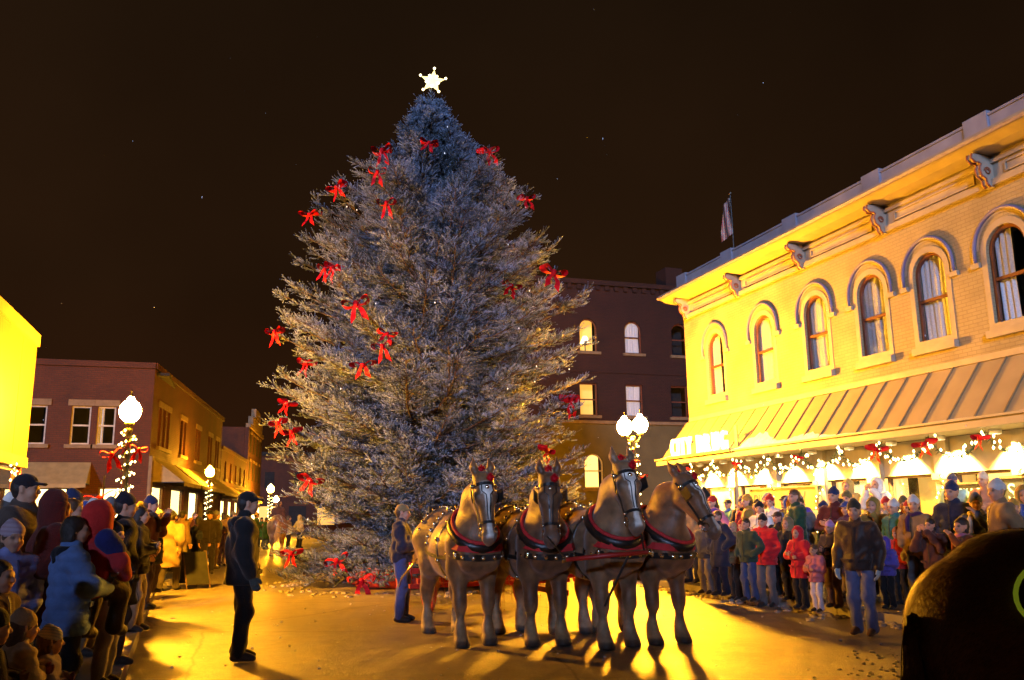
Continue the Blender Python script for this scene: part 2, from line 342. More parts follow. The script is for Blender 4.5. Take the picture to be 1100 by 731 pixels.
# ------------------------------------------------------------------ facades
class Fac:                                   # a wall plane: u along, z up, d outward
    def __init__(s, O, U, N): s.O = np.array(O, float); s.U = np.array(U, float); s.N = np.array(N, float); s.Z = np.array([0, 0, 1.0])
    def p(s, u, z, d=0.0): return s.O+s.U*u+s.Z*z+s.N*d
    def bar(s, mb, u0, u1, z0, z1, d0, d1):
        c = s.p((u0+u1)/2, (z0+z1)/2, (d0+d1)/2); return mb.obox(c, s.U*(u1-u0)/2, s.N*(d1-d0)/2, s.Z*(z1-z0)/2)
    def outline(s, uc, w, zs, zt, arch, inset=0.0, n=12):   # counter-clockwise from bottom-left; arch = rise of the arch
        w2 = w/2-inset; pts = [(uc-w2, zs+inset), (uc+w2, zs+inset)]
        if arch <= 0: return pts+[(uc+w2, zt-inset), (uc-w2, zt-inset)]
        sp = zt-arch; r_ = arch-inset
        for i in range(n+1):
            a = math.pi*i/n; pts.append((uc+w2*math.cos(a), sp+r_*math.sin(a)))
        return pts
    def wall(s, mb, u0, u1, z0, z1, holes, depth=.28):
        hs = sorted(holes); cur = u0
        def q(a, b, c, d_): mb.add([s.p(*a), s.p(*b), s.p(*c), s.p(*d_)], [(0, 1, 2, 3)])
        for (uc, w, zs, zt, arch) in hs:
            a, b = uc-w/2, uc+w/2
            if a > cur: q((cur, z0), (a, z0), (a, z1), (cur, z1))
            q((a, z0), (b, z0), (b, zs), (a, zs))
            o = s.outline(uc, w, zs, zt, arch); up = [p for p in o[2:]] if arch > 0 else [o[2], o[3]]
            for i in range(len(up)-1):
                A, B = up[i], up[i+1]; q(B, A, (A[0], z1), (B[0], z1))
            m = len(o)
            for i in range(m):
                A, B = o[i], o[(i+1) % m]
                if abs(A[0]-B[0])+abs(A[1]-B[1]) > 1e-6: mb.add([s.p(*A), s.p(*B), s.p(*B, -depth), s.p(*A, -depth)], [(0, 3, 2, 1)])
            cur = b
        if cur < u1: q((cur, z0), (u1, z0), (u1, z1), (cur, z1))
        return mb
    def ring(s, mb, uc, w, zs, zt, arch, t, d0, d1):
        o, i_ = s.outline(uc, w, zs, zt, arch), s.outline(uc, w, zs, zt, arch, t); m = len(o)
        vs = [s.p(*a, d1) for a in o]+[s.p(*a, d1) for a in i_]+[s.p(*a, d0) for a in o]+[s.p(*a, d0) for a in i_]; f = []
        for k in range(m):
            j = (k+1) % m; f += [(k, j, m+j, m+k), (m+k, m+j, 3*m+j, 3*m+k), (2*m+k, 3*m+k, 3*m+j, 2*m+j), (k, 2*m+k, 2*m+j, j)]
        return mb.add(vs, f)
    def fill(s, mb, uc, w, zs, zt, arch, inset, d):
        o = s.outline(uc, w, zs, zt, arch, inset); return mb.add([s.p(*a, d) for a in o], [tuple(range(len(o)))])
    def window(s, parent, uc, w, zs, zt, arch, sash, back, curtain=None, depth=.2, rail=True, sill=None, label=None, frame_t=.06):
        m_ = MB(); s.ring(m_, uc, w-.004, zs+.002, zt-.002, arch, frame_t, -depth, -depth+.07)
        if rail: s.bar(m_, uc-w/2+frame_t, uc+w/2-frame_t, (zs+zt)/2-.03, (zs+zt)/2+.03, -depth+.005, -depth+.06)
        fr = m_.build('window', sash, parent)
        if label: fr['label'] = label
        if rail:
            zm = (zs+zt)/2
            a = MB(); s.fill(a, uc, w-.03, zm+.02, zt-.02, arch, .02, -depth+.03); a.build('pane', M['glass'], fr)
            a = MB(); s.fill(a, uc, w-.03, zs+.02, zm-.02, 0, .02, -depth+.02); a.build('pane', M['glass'], fr)
        else:
            a = MB(); s.fill(a, uc, w-.03, zs+.02, zt-.02, arch, .02, -depth+.03); a.build('pane', M['glass'], fr)
        if curtain:                           # gathered curtain panels
            for (f0, f1) in curtain:
                a = MB(); n = 22; u0, u1 = uc-w/2+.05+(w-.1)*f0, uc-w/2+.05+(w-.1)*f1; col = []
                for i in range(n+1):
                    f = i/n; u = u0+(u1-u0)*f; d = -depth-.045+.018*math.sin(f*(f1-f0)*38)+.01*math.sin(f*17)
                    k = min(1.0, abs((u-uc)/(w/2))); zt_ = zt-.03-(arch*(1-math.sqrt(max(0, 1-k*k))) if arch > 0 else 0)
                    col += [s.p(u, zs+.03, d*1.0-.01), s.p(u*(.97)+.03*(u0 if u0 < uc else u1), zs+(zt-zs)*.45, d), s.p(u, max(zt_, zs+.5), d)]
                a.add(col, [(3*i+j, 3*i+3+j, 3*i+4+j, 3*i+1+j) for i in range(n) for j in range(2)])
                a.build('curtain', M['curtain'], fr, smooth=True)
        a = MB(); s.bar(a, uc-w/2-.1, uc+w/2+.1, zs-.02, zt+.1, -depth-.75, -depth-.72); a.build('room_back', back, fr)
        if sill is not None:
            a = MB(); s.bar(a, uc-w/2-.14, uc+w/2+.14, zs-.14, zs, -.05, .12); a.build('sill', sill, fr)
        return fr
def text_mesh(body, size, mtl, name, parent, loc, rot, extr=.02, font_sx=1.0, bold=0.0):
    cu = bpy.data.curves.new('t', 'FONT'); cu.body = body; cu.size = size; cu.extrude = extr; cu.align_x = 'LEFT'; cu.offset = bold; cu.resolution_u = 3
    o = bpy.data.objects.new('t', cu); COL.objects.link(o); bpy.context.view_layer.update()
    me = bpy.data.meshes.new_from_object(o.evaluated_get(bpy.context.evaluated_depsgraph_get())); bpy.data.objects.remove(o)
    me.materials.clear(); me.materials.append(mtl)
    r_ = link(name, me, parent); r_.matrix_local = Matrix.Translation(loc) @ rot @ Matrix.Diagonal((font_sx, 1, 1, 1)); return r_

# ------------------------------------------------------------------ cream corner building on the right
WX, YC = 13.6, 23.7                          # facade plane x, far corner y
cb = tag(empty('corner_store', (WX, YC, 0)), 'two-storey cream painted brick store with arched windows and metal canopy', 'building')
off = np.array([WX, YC, 0.0])
class LMB(MB):                                # meshes given in world coordinates, stored relative to the building
    pass
def bput(mb, name, m_, parent, smooth=False):
    mb.v = [(x-off[0], y-off[1], z-off[2]) for x, y, z in mb.v]; return mb.build(name, m_, parent, smooth)
F = Fac((0, 0, 0), (0, -1, 0), (-1, 0, 0))    # local: u = distance from far corner towards the camera
wy = [22.2, 19.72, 17.5, 15.52, 13.77, 11.87, 10.0, 8.1]; us = [YC-y for y in wy]; hw = .86
holes = [(u, hw, 4.86, 6.82, hw/2) for u in us]
F.wall(MB(), 0, 19.7, 4.25, 7.62, holes, .3).build('wall', M['cream'], cb)
box('side_wall', M['cream'], cb, .0, 12, -.0, .28, 0, 8.3); box('near_wall', M['cream'], cb, .01, 12, -19.7, -19.42, 0, 8.3)
box('flat_roof', M['dark'], cb, .1, 12, -19.4, -.02, 8.0, 8.1)
box('shop_interior', M['dark'], cb, 2.4, 2.5, -19.4, -.02, 0, 4.0)
for i, u in enumerate(us):
    lit = (i == 1)
    cur = [(0, .98)] if i in (2, 3, 4) else ([(.0, .5)] if i in (0, 5) else [(.45, .98)])
    if i == 1: cur = [(0, .98)]
    F.window(cb, u, hw, 4.86, 6.82, hw/2, M['sash'], M['lit2'] if lit else M['dark'], cur, .13, True, M['cream_trim'])
    m_ = MB(); F.ring(m_, u, hw+.26, 4.87, 6.95, (hw+.26)/2, .127, -.01, .014); m_.build('surround', M['cream_trim'], cb)
    m_ = MB(); n = 18; r0, r1, sp = .72, .80, 6.43                     # mauve hood mould
    arc = [(u+math.cos(math.pi*(k/n))*.68, sp+math.sin(math.pi*(k/n))*.70) for k in range(n+1)]
    arc = [(u+.68, sp-.2)]+arc+[(u-.68, sp-.2)]
    m_.tube([F.p(a, b, .045) for a, b in arc], .04, 6); m_.build('hood_mould', M['lav_trim'], cb, True)
    for sgn in (-1, 1):
        m_ = MB(); F.bar(m_, u+sgn*.68-.1, u+sgn*.68+.1, sp-.3, sp-.2, .0, .07); m_.build('hood_stop', M['cream_trim'], cb)
    m_ = MB(); n = 16; a0 = []                                       # raised brick arch between hood and surround
    for k in range(n+1):
        c_, s_ = math.cos(math.pi*k/n), math.sin(math.pi*k/n)
        a0 += [F.p(u+.575*c_, sp+.06+.56*s_, .02), F.p(u+.66*c_, sp+.68*s_, .02)]
    m_.add(a0, [(2*k, 2*k+1, 2*k+3, 2*k+2) for k in range(n)]); m_.build('arch_band', M['cream_trim'], cb)
# frieze, panels, cornice, brackets, parapet
m_ = MB(); F.bar(m_, 0, 19.7, 7.62, 8.18, -.28, .05); m_.build('frieze', M['cream_trim'], cb)
m_ = MB(); F.bar(m_, -.08, 19.7, 7.58, 7.70, .052, .13); m_.build('frieze_moulding', M['cream_trim'], cb)
m_ = MB(); F.bar(m_, -.08, 19.7, 8.02, 8.10, .052, .11); m_.build('frieze_moulding', M['cream_trim'], cb)
bys = [.12, 3.05, 5.98, 8.88, 11.75, 14.65, 17.5]
for a, b in zip(bys[:-1], bys[1:]):
    m_ = MB()
    for (z0, z1) in ((7.76, 7.79), (7.93, 7.96)): F.bar(m_, a+.35, b-.35, z0, z1, .052, .085)
    for uu in (a+.35, b-.38): F.bar(m_, uu, uu+.03, 7.791, 7.929, .052, .085)
    m_.build('frieze_panel', M['cream_trim'], cb)
prof = [(.05, 8.181), (.42, 8.22), (.60, 8.30), (.66, 8.31), (.66, 8.36), (.70, 8.38), (.70, 8.43), (.05, 8.47)]
def sweep(prof, u0, u1, name, m__):
    mb = MB(); n = len(prof); mb.add([F.p(u0, z, d) for d, z in prof]+[F.p(u1, z, d) for d, z in prof], [(k, (k+1) % n, n+(k+1) % n, n+k) for k in range(n)]+[tuple(range(n)), tuple(range(n, 2*n))[::-1]]); return mb.build(name, m__, cb)
sweep(prof, -.62, 19.75, 'cornice', M['cream_trim'])
sweep([(.662, 8.305), (.70, 8.31), (.74, 8.36), (.705, 8.365), (.664, 8.355)], -.66, 19.75, 'cornice_edge', M['lav_trim'])
for i, u in enumerate(bys):
    br = MB(); w = .075                                                # scrolled bracket, S outline given thickness
    S = [(0.05, 8.18), (.50, 8.18), (.52, 8.10), (.44, 8.03), (.36, 8.04), (.30, 8.0), (.34, 7.9), (.32, 7.78), (.22, 7.72), (.20, 7.62), (.14, 7.56), (.05, 7.55)]
    n = len(S); br.add([F.p(u-w, z, d) for d, z in S]+[F.p(u+w, z, d) for d, z in S], [tuple(range(n)), tuple(range(n, 2*n))[::-1]]+[(k, (k+1) % n, n+(k+1) % n, n+k) for k in range(n)])
    bo = br.build('bracket', M['cream_trim'], cb)
    for sgn in (-1, 1):
        t = MB(); t.tube([F.p(u+sgn*.05, z, d) for d, z in S[1:-1]], .026, 6); t.build('scroll_edge', M['bracket'], bo, True)
        t = MB(); t.tube([F.p(u+sgn*(w+.012), 7.86+.075*math.sin(a)*(1-a/16), .2+.075*math.cos(a)*(1-a/16)) for a in np.linspace(0, 9.4, 22)], .016, 5); t.build('scroll', M['bracket'], bo, True)
m_ = MB(); F.bar(m_, -.02, 19.7, 8.471, 8.86, -.02, .28); m_.build('parapet', M['parapet'], cb)
box('parapet', M['parapet'], cb, .021, 9, .02, .30, 8.3, 8.86)
m_ = MB(); F.bar(m_, -.05, 19.7, 8.861, 8.91, -.05, .31); m_.build('coping', M['parapet'], cb)
for u in (.25, 2.9, 5.9, 8.9, 11.8, 14.7, 17.6):
    m_ = MB(); F.bar(m_, u-.28, u+.28, 8.472, 8.97, -.06, .33); m_.build('parapet_block', M['parapet'], cb)
# band above canopy
m_ = MB(); F.bar(m_, -.12, 19.7, 4.32, 4.44, .0, .10); m_.build('string_course', M['cream_trim'], cb)
# canopy: sloped metal roof of standing-seam panels
EX, EZ, TZ = 1.02, 3.13, 4.315
npan = 32; pw = 20.0/npan
pan_me = None
for i in range(npan):
    u0 = -.25+i*pw; u1 = u0+pw-.012
    mb = MB(); mb.add([F.p(u0, TZ, .06), F.p(u1, TZ, .06), F.p(u1, EZ, EX), F.p(u0, EZ, EX), F.p(u0, TZ-.05, .05), F.p(u1, TZ-.05, .05), F.p(u1, EZ-.05, EX-.02), F.p(u0, EZ-.05, EX-.02)],
                      [(0, 3, 2, 1), (4, 5, 6, 7), (0, 1, 5, 4), (1, 2, 6, 5), (2, 3, 7, 6), (3, 0, 4, 7)])
    mb.build('roof_panel', M['canopy'], cb)
    nrm = np.array([TZ-EZ, EX-.06]); nrm = nrm/np.linalg.norm(nrm)   # (d, z)
    mb = MB(); r_ = .028
    mb.add([F.p(u0-.02-r_/2+dx*r_, z+nrm[1]*h, d+nrm[0]*h) for (d, z) in ((.06, TZ-.01), (EX-.01, EZ+.01)) for dx, h in ((0, 0), (1, 0), (1, .03), (0, .03))],
           [(0, 1, 2, 3), (4, 7, 6, 5), (0, 4, 5, 1), (1, 5, 6, 2), (2, 6, 7, 3), (3, 7, 4, 0)])
    mb.build('seam_rib', M['canopy_rib'], cb)
mb = MB(); mb.add([F.p(-.252, TZ, .0), F.p(-.252, EZ, .0), F.p(-.252, EZ, EX-.03)], [(0, 1, 2)]); mb.build('canopy_end', M['canopy'], cb)
m_ = MB(); F.bar(m_, -.45, 19.8, 2.98, 3.125, .96, 1.12); m_.build('fascia', M['cream_trim'], cb)
m_ = MB(); F.bar(m_, -.48, 19.8, 3.127, 3.17, .98, 1.18); m_.build('gutter', M['cream_trim'], cb)
m_ = MB(); F.bar(m_, -.42, 19.8, 2.99, 3.05, .0, .958); m_.build('soffit', M['cream_trim'], cb)
m_ = MB(); F.bar(m_, -.44, -.25, 3.052, 3.124, .0, .958); m_.build('fascia_end', M['cream_trim'], cb)
# snow lying on the lower edge of the canopy
sn = MB(); r9 = random.Random(4); ns_ = 150; row = []
for i in range(ns_+1):
    u = -.2+19.6*i/ns_; k_ = (.25 if u < 4.1 else max(.02, 1-(u-4.1)/4.5))*(.75+.5*r9.random()); hgt = .02+.26*k_*(.8+.4*math.sin(u*3)); th = .01+.045*k_
    for f_, o_ in ((0, -.01), (.0, th), (.5, th*.9), (1.0, .004)):
        d_ = EX-.02-(EX-.06)*hgt*f_; z_ = EZ+(TZ-EZ)*hgt*f_; row.append(F.p(u, z_+o_*.8+.035, d_+o_*.6+.0))
sn.add(row, [(4*i+j, 4*i+4+j, 4*i+5+j, 4*i+1+j) for i in range(ns_) for j in range(3)])
so = sn.build('snow_ridge', M['snow'], None, True); so.location = (WX, YC, 0); tag(so, 'ridge of snow along the canopy gutter of the cream store', 'snow')
# shop front under the canopy
m_ = MB(); F.bar(m_, 0, 19.7, 2.28, 2.985, -.25, -.02); m_.build('transom_wall', M['cream_trim'], cb)
m_ = MB(); F.bar(m_, 0, 19.7, .13, .62, -.25, -.03); m_.build('stall_riser', M['cream_trim'], cb)
cols = [.02, 1.9, 3.9, 5.8, 7.7, 9.6, 11.5, 13.4, 15.3, 17.3, 19.3]
for a in cols:
    m_ = MB(); F.bar(m_, a, a+.34, .13, 2.984, -.019, .09); m_.build('pilaster', M['cream_trim'], cb)
    m_ = MB(); F.bar(m_, a-.05, a+.39, 2.16, 2.28, .091, .13); m_.build('capital', M['cream_trim'], cb)
for k, (a, b) in enumerate(zip(cols[:-1], cols[1:])):
    m_ = MB(); F.ring(m_, (a+.34+b)/2, b-a-.34, .625, 2.275, 0, .05, -.2, -.1); fr = m_.build('shop_window', M['wood'], cb)
    m_ = MB(); F.fill(m_, (a+.34+b)/2, b-a-.36, .66, 2.24, 0, .02, -.16); m_.build('pane', M['glass'], fr)
    m_ = MB(); F.bar(m_, a+.34, b, .7, 2.28, -.95, -.92); m_.build('display_back', M['lit'] if k % 3 != 1 else M['lit2'], fr)
    for j in range(4):                                               # things in the window display
        m_ = MB(); u = a+.5+j*(b-a-.7)/3.2; hh = rnd.uniform(.25, .8); F.bar(m_, u, u+rnd.uniform(.15, .3), .64, .64+hh, -.7, -.45); m_.build('display_box', rnd.choice([M['wood'], M['garland'], M['redpaint'], M['dark']]), fr)
m_ = MB(); F.bar(m_, 7.2, 13.4, .13, .50, .10, 1.25); m_.build('stoop', M['concrete'], cb)
m_ = MB(); F.bar(m_, 7.5, 13.1, .131, .31, 1.255, 1.6); m_.build('stoop_step', M['concrete'], cb)
# soffit lamps washing the wall
fx = [.9+1.32*k for k in range(14)]
for k, u in enumerate(fx):
    lp = tag(empty('soffit_lamp', tuple(off+F.p(u, 2.99, .40))), f'round downlight {["first","second","third","fourth","fifth","sixth","seventh","eighth","ninth","tenth","eleventh","twelfth","thirteenth","fourteenth"][k]} from the far end of the canopy soffit', 'lamp', 'downlights under the canopy')
    MB().lathe([(.10, 0), (.115, -.05), (.105, -.09), (.095, -.09), (.095, -.03), (.01, -.03)], n=14).build('lamp_can', M['white'], lp, True)
    MB().lathe([(.085, -.04), (.08, -.075), (.01, -.085)], n=12).build('lamp_lens', emis('lens', (1, .8, .45), 25, False), lp, True)
    ld = bpy.data.lights.new('spot', 'SPOT'); ld.energy = SOFFIT_W*1.0; ld.color = SOFFIT_C; ld.spot_size = R(92); ld.spot_blend = .25; ld.shadow_soft_size = .05
    lo = bpy.data.objects.new('spot', ld); COL.objects.link(lo); lo.parent = lp; lo.location = (0.06, 0, -.12)
    lo.rotation_euler = Vector((.30, 0, -1)).to_track_quat('-Z', 'Y').to_euler()
# sign letters CITY DRUG on a raised box over the canopy edge
sg = tag(empty('shop_sign', tuple(off+F.p(.3, 3.1, .9))), 'white CITY DRUG lettering on a slanted tray over the canopy edge', 'sign')
m_ = MB(); m_.box(-.32, -.0, -3.55, -.1, .02, .09); m_.build('sign_tray', M['canopy_rib'], sg)
m_ = MB(); m_.box(-.05, -.01, -3.55, -3.42, .1, .72); m_.build('sign_post', M['canopy_rib'], sg)
m_ = MB(); m_.box(-.05, -.01, -.25, -.12, .1, .6); m_.build('sign_post', M['canopy_rib'], sg)
lit_letter = emis('letter_white', (.9, .86, .95), .7, False)
for k, (ch, uu) in enumerate(zip('CITYDRUG', (.2, .56, .76, 1.12, 1.72, 2.14, 2.56, 2.98))):
    text_mesh(ch, .74, lit_letter, 'letter', sg, (-.2, -uu, .095), Matrix.Rotation(-math.pi/2, 4, 'Z') @ Matrix.Rotation(math.pi/2, 4, 'X'), .05, .62, .004)
# chalkboard and banner in the shop front
def board(name, label, u0, u1, z0, z1, d, m_bd, texts):
    o = tag(empty(name, tuple(off+F.p(u0, z0, d))), label, 'sign')
    MB().box(-.03, 0, -(u1-u0), 0, 0, z1-z0).build('board', m_bd, o)
    f = MB()
    f.box(-.045, .005, -(u1-u0)-.03, .03, -.04, -.001); f.box(-.045, .005, -(u1-u0)-.03, .03, z1-z0+.001, z1-z0+.04)
    f.box(-.045, .005, .001, .03, 0, z1-z0); f.box(-.045, .005, -(u1-u0)-.03, -(u1-u0)-.001, 0, z1-z0); f.build('frame', M['wood'], o)
    for (t, uu, zz, size, m__) in texts:
        text_mesh(t, size, m__, 'lettering', o, (-.034, -uu, zz), Matrix.Rotation(-math.pi/2, 4, 'Z') @ Matrix.Rotation(math.pi/2, 4, 'X'), .002, 1.0)
    return o
M['chalk_w'] = mat('chalk_white', (.75, .75, .72), .8, .1, 20)
M['chalk_t'] = mat('chalk_teal', (.35, .6, .55), .8, .1, 20)
M['tan_letter'] = mat('tan_letters', (.4, .28, .08), .8, .1, 20)
board('chalkboard', 'black chalkboard reading PACKAGE behind the right crowd', 9.9, 11.1, 1.35, 2.03, .14, M['chalk'], [('PACKAGE S', .05, .46, .21, M['chalk_w'])])
board('chalkboard', 'small chalkboard with a pale teal curled letter beside the PACKAGE board', 11.25, 11.75, 1.3, 2.1, .14, M['chalk'], [('S', .1, .42, .42, M['chalk_t']), ('2', .2, .08, .42, M['chalk_t'])])
board('banner', 'dark banner with brown letters hung on the far shop window', 3.1, 5.9, 1.62, 2.14, .14, mat('banner_brown', (.10, .075, .02), .8, .2, 6), [('PINS', .15, .1, .42, M['dark']), ('OV', 1.75, .12, .46, M['dark'])])
board('paper_notice', 'pale paper notice on the shop window near the far corner', 1.1, 2.3, 1.45, 2.2, .14, mat('pale_paper', (.7, .62, .35), .8, .15, 6), [])

# ------------------------------------------------------------------ brick row added out of view to keep the sun off street level
bk = tag(empty('unseen_shade_row', (-2, -20, 0)), 'two-storey brick row added behind the viewer to shade the street from the sun', 'building')
BF = Fac((-30, 0, 0), (1, 0, 0), (0, 1, 0)); hs = [(2.5+3.4*k, 1.0, 4.6, 6.4, 0) for k in range(17)]
BF.wall(MB(), 0, 60, 3.6, 7.95, hs, .25).build('wall', M['brickF'], bk)
for h_ in hs: BF.window(bk, *h_, M['white_sash'], M['dark'], None, .18, True, M['stone'])
hs = [(3.2+5.2*k, 3.6, .6, 3.0, 0) for k in range(11)]; BF.wall(MB(), 0, 60, 0, 3.6, hs, .25).build('wall', M['brickF'], bk)
for h_ in hs: BF.window(bk, *h_, M['wood'], M['dark'], None, .18, False, M['stone'])
m_ = MB(); BF.bar(m_, -.1, 60.1, 7.95, 8.3, -.4, .15); m_.build('cornice', M['brickF'], bk)
box('body', M['dark'], bk, -30, 30, -9, -1.3, 0, 7.95)
# ------------------------------------------------------------------ red brick block beyond, with lower olive front
rb = tag(empty('brick_block', (16, 40, 0)), 'dark red brick block with arched upper windows behind the spruce', 'building')
off = np.array([16., 40., 0]); G = Fac((-7, 0, 0), (1, 0, 0), (0, -1, 0))
hs = []
for k in range(6):
    u = 3.1+2.47*k
    if k in (2, 3, 4): hs.append((u, .98, 9.68, 11.42, .49))
hs2 = [(u, .98, 6.4 if k else 6.4, 8.05, 0) for k, u in enumerate((8.05, 10.6, 13.2))]
hs = [(8.13, .98, 9.68, 11.42, .49), (10.66, .98, 9.68, 11.42, .49), (13.4, .98, 9.68, 11.42, .49)]
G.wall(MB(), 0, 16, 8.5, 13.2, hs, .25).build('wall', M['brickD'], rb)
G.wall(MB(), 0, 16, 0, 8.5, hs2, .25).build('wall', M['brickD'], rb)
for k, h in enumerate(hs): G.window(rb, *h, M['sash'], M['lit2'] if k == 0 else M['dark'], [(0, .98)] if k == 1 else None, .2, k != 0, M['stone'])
for k, h in enumerate(hs2): G.window(rb, *h, M['sash'], M['lit2'] if k < 2 else M['dark'], [(0, .98)] if k == 1 else None, .2, True, M['stone'])
lampp = empty('x'); bpy.data.objects.remove(lampp)
tl = tag(empty('table_lamp', (17.1, 40.42, 9.7)), 'small glowing table lamp inside the arched upper window of brick block', 'lamp')
MB().lathe([(.14, 0), (.14, .03), (.03, .05), (.03, .5), (.02, .52)], n=10).build('stand', M['iron'], tl, True)
MB().lathe([(.26, .5), (.10, .86), (.09, .86), (.24, .51)], n=14).build('shade', emis('lamp_shade', (1, .74, .35), 5), tl, True)
m_ = MB(); G.bar(m_, -.1, 16, 13.2, 13.45, -.3, .22); m_.build('cornice', M['brickD'], rb)
for k in range(30):
    m_ = MB(); G.bar(m_, .1+k*.53, .32+k*.53, 12.95, 13.198, .001, .14); m_.build('dentil', M['brickD'], rb)
m_ = MB(); G.bar(m_, -.02, 16, 8.6, 8.75, .001, .07); m_.build('string_course', M['brickD'], rb)
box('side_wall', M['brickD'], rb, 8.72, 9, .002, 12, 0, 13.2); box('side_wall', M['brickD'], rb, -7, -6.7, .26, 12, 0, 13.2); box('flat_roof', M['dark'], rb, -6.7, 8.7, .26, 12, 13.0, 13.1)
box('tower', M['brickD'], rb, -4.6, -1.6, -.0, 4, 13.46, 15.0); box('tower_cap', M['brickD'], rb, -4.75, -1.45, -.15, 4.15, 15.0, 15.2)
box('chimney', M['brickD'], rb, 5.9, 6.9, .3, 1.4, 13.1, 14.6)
ob = tag(empty('annex', (16, 38.8, 0)), 'low olive stucco annex with a lit round-topped window behind horses', 'building')
G2 = Fac((-7, 0, 0), (1, 0, 0), (0, -1, 0))
lwh = [(7.7, 1.0, 2.75, 4.4, .5), (3.0, 1.0, 2.75, 4.4, .5), (12.6, 1.0, 2.75, 4.4, .5)]
G2.wall(MB(), 0, 16, 0, 5.85, lwh, .25).build('wall', M['olive'], ob)
for k, h in enumerate(lwh): G2.window(ob, *h, M['white_sash'], M['lit'] if k == 0 else M['dark'], None, .2, True, M['stone'])
m_ = MB(); G2.bar(m_, -.1, 16, 5.85, 6.0, -1.18, .15); m_.build('roof_edge', M['stone'], ob)
# flag on the roof behind
fl = tag(empty('flagpole', (17.6, 27, 8.1)), 'flagpole with a limp striped flag above the cream store roof', 'flag')
MB().tube([(0, 0, -8.1), (0, 0, 5.3)], [.05, .03], 8).build('pole', M['iron'], fl); MB().sphere((0, 0, 5.36), .07, 8, 5).build('finial', M['brass'], fl)
fm = MB(); nn = 26; cw = []
for j in range(nn+1):
    for i in range(9): cw.append((-.03-.06*i*(.7+.3*j/nn), .05*math.sin(i*1.3+j*.2), 5.2-1.45*j/nn-.05*i))
fm.add(cw, [(j*9+i, j*9+i+1, (j+1)*9+i+1, (j+1)*9+i) for j in range(nn) for i in range(8)])
m, nt, b = new_mat('striped_flag'); w_ = nt.nodes.new('ShaderNodeTexWave'); w_.wave_type = 'BANDS'; w_.bands_direction = 'X'; w_.inputs['Scale'].default_value = 4.5; tc = nt.nodes.new('ShaderNodeTexCoord'); cr = nt.nodes.new('ShaderNodeValToRGB')
cr.color_ramp.interpolation = 'CONSTANT'; cr.color_ramp.elements[0].color = (.09, .008, .01, 1); cr.color_ramp.elements[1].color = (.13, .12, .11, 1); cr.color_ramp.elements[1].position = .5
nt.links.new(tc.outputs['Object'], w_.inputs[0]); nt.links.new(w_.outputs['Fac'], cr.inputs[0]); nt.links.new(cr.outputs[0], b.inputs['Base Color'])
fm.build('flag_cloth', m, fl, True)

# ------------------------------------------------------------------ left side: pale store, brick corner block, far shops
yb = tag(empty('pale_store', (-3.9, 19.4, 0)), 'pale metal-clad store front at the left edge under the street lamp', 'building')
H = Fac((0, 0, 0), (0, -1, 0), (1, 0, 0))
m_ = MB(); H.bar(m_, 0, 7, 2.82, 5.08, -.6, .0); m_.build('clad_wall', M['wall_y'], yb)
m_ = MB(); H.bar(m_, -.03, 7.02, 5.082, 5.32, -.62, .05); m_.build('coping', M['wall_y_trim'], yb)
m_ = MB(); H.bar(m_, -.02, 7.01, 2.62, 2.818, -.6, .03); m_.build('lower_trim', M['wall_y_trim'], yb)
for k in range(3):
    m_ = MB(); H.bar(m_, 1.2+2.4*k, 1.22+2.4*k, 2.83, 5.07, .0, .006); m_.build('cladding_joint', M['wall_y_trim'], yb)
box('body', M['wall_y_trim'], yb, -12, -.62, -7, -.1, 0, 5.0); box('shop_interior', M['lit2'], yb, -.6, -.58, -6.9, -.3, .3, 2.5)
for u in (.12, 2.6, 5.0):
    m_ = MB(); H.bar(m_, u, u+.12, .13, 2.618, -.16, -.04); m_.build('red_post', M['redpaint'], yb)
for u0 in (.3, 2.75):
    m_ = MB(); H.ring(m_, u0+1.1, 2.2, .5, 2.6, 0, .06, -.16, -.08); fr = m_.build('shop_window', M['white_sash'], yb)
    m_ = MB(); H.fill(m_, u0+1.1, 2.16, .52, 2.58, 0, .02, -.12); m_.build('pane', M['glass'], fr)
bb = tag(empty('brick_corner_block', (-2.95, 35, 0)), 'two-storey red brick corner block with awnings at left', 'building')
K = Fac((-9, 0, 0), (1, 0, 0), (0, -1, 0))                            # front, u = 9 at the corner
hs = [(5.08, .74, 4.3, 5.72, 0), (6.52+.06, .66, 4.3, 5.72, 0), (7.44, .62, 4.3, 5.72, 0), (3.3, .74, 4.3, 5.72, 0)]
K.wall(MB(), 0, 9, 3.9, 7.2, hs, .22).build('wall', M['brickF'], bb)
for k, h in enumerate(sorted(hs)):
    K.window(bb, *h, M['white_sash'], M['dark'], [(0, .3)] if k == 3 else None, .16, True, M['stone'])
    m_ = MB(); K.bar(m_, h[0]-h[1]/2-.12, h[0]+h[1]/2+.12, 5.722, 5.95, .001, .06); m_.build('lintel', M['stone'], bb)
hs = [(5.3, 2.1, .7, 2.75, 0), (7.9, 1.1, .7, 2.75, 0)]
K.wall(MB(), 0, 9, 0, 3.9, hs, .2).build('wall', M['brickF'], bb)
for h in hs: K.window(bb, *h, M['wood'], M['litw'], None, .15, False, M['stone'])
m_ = MB(); K.bar(m_, -.1, 9.02, 7.2, 7.42, -.3, .1); m_.build('coping', M['brickF'], bb)
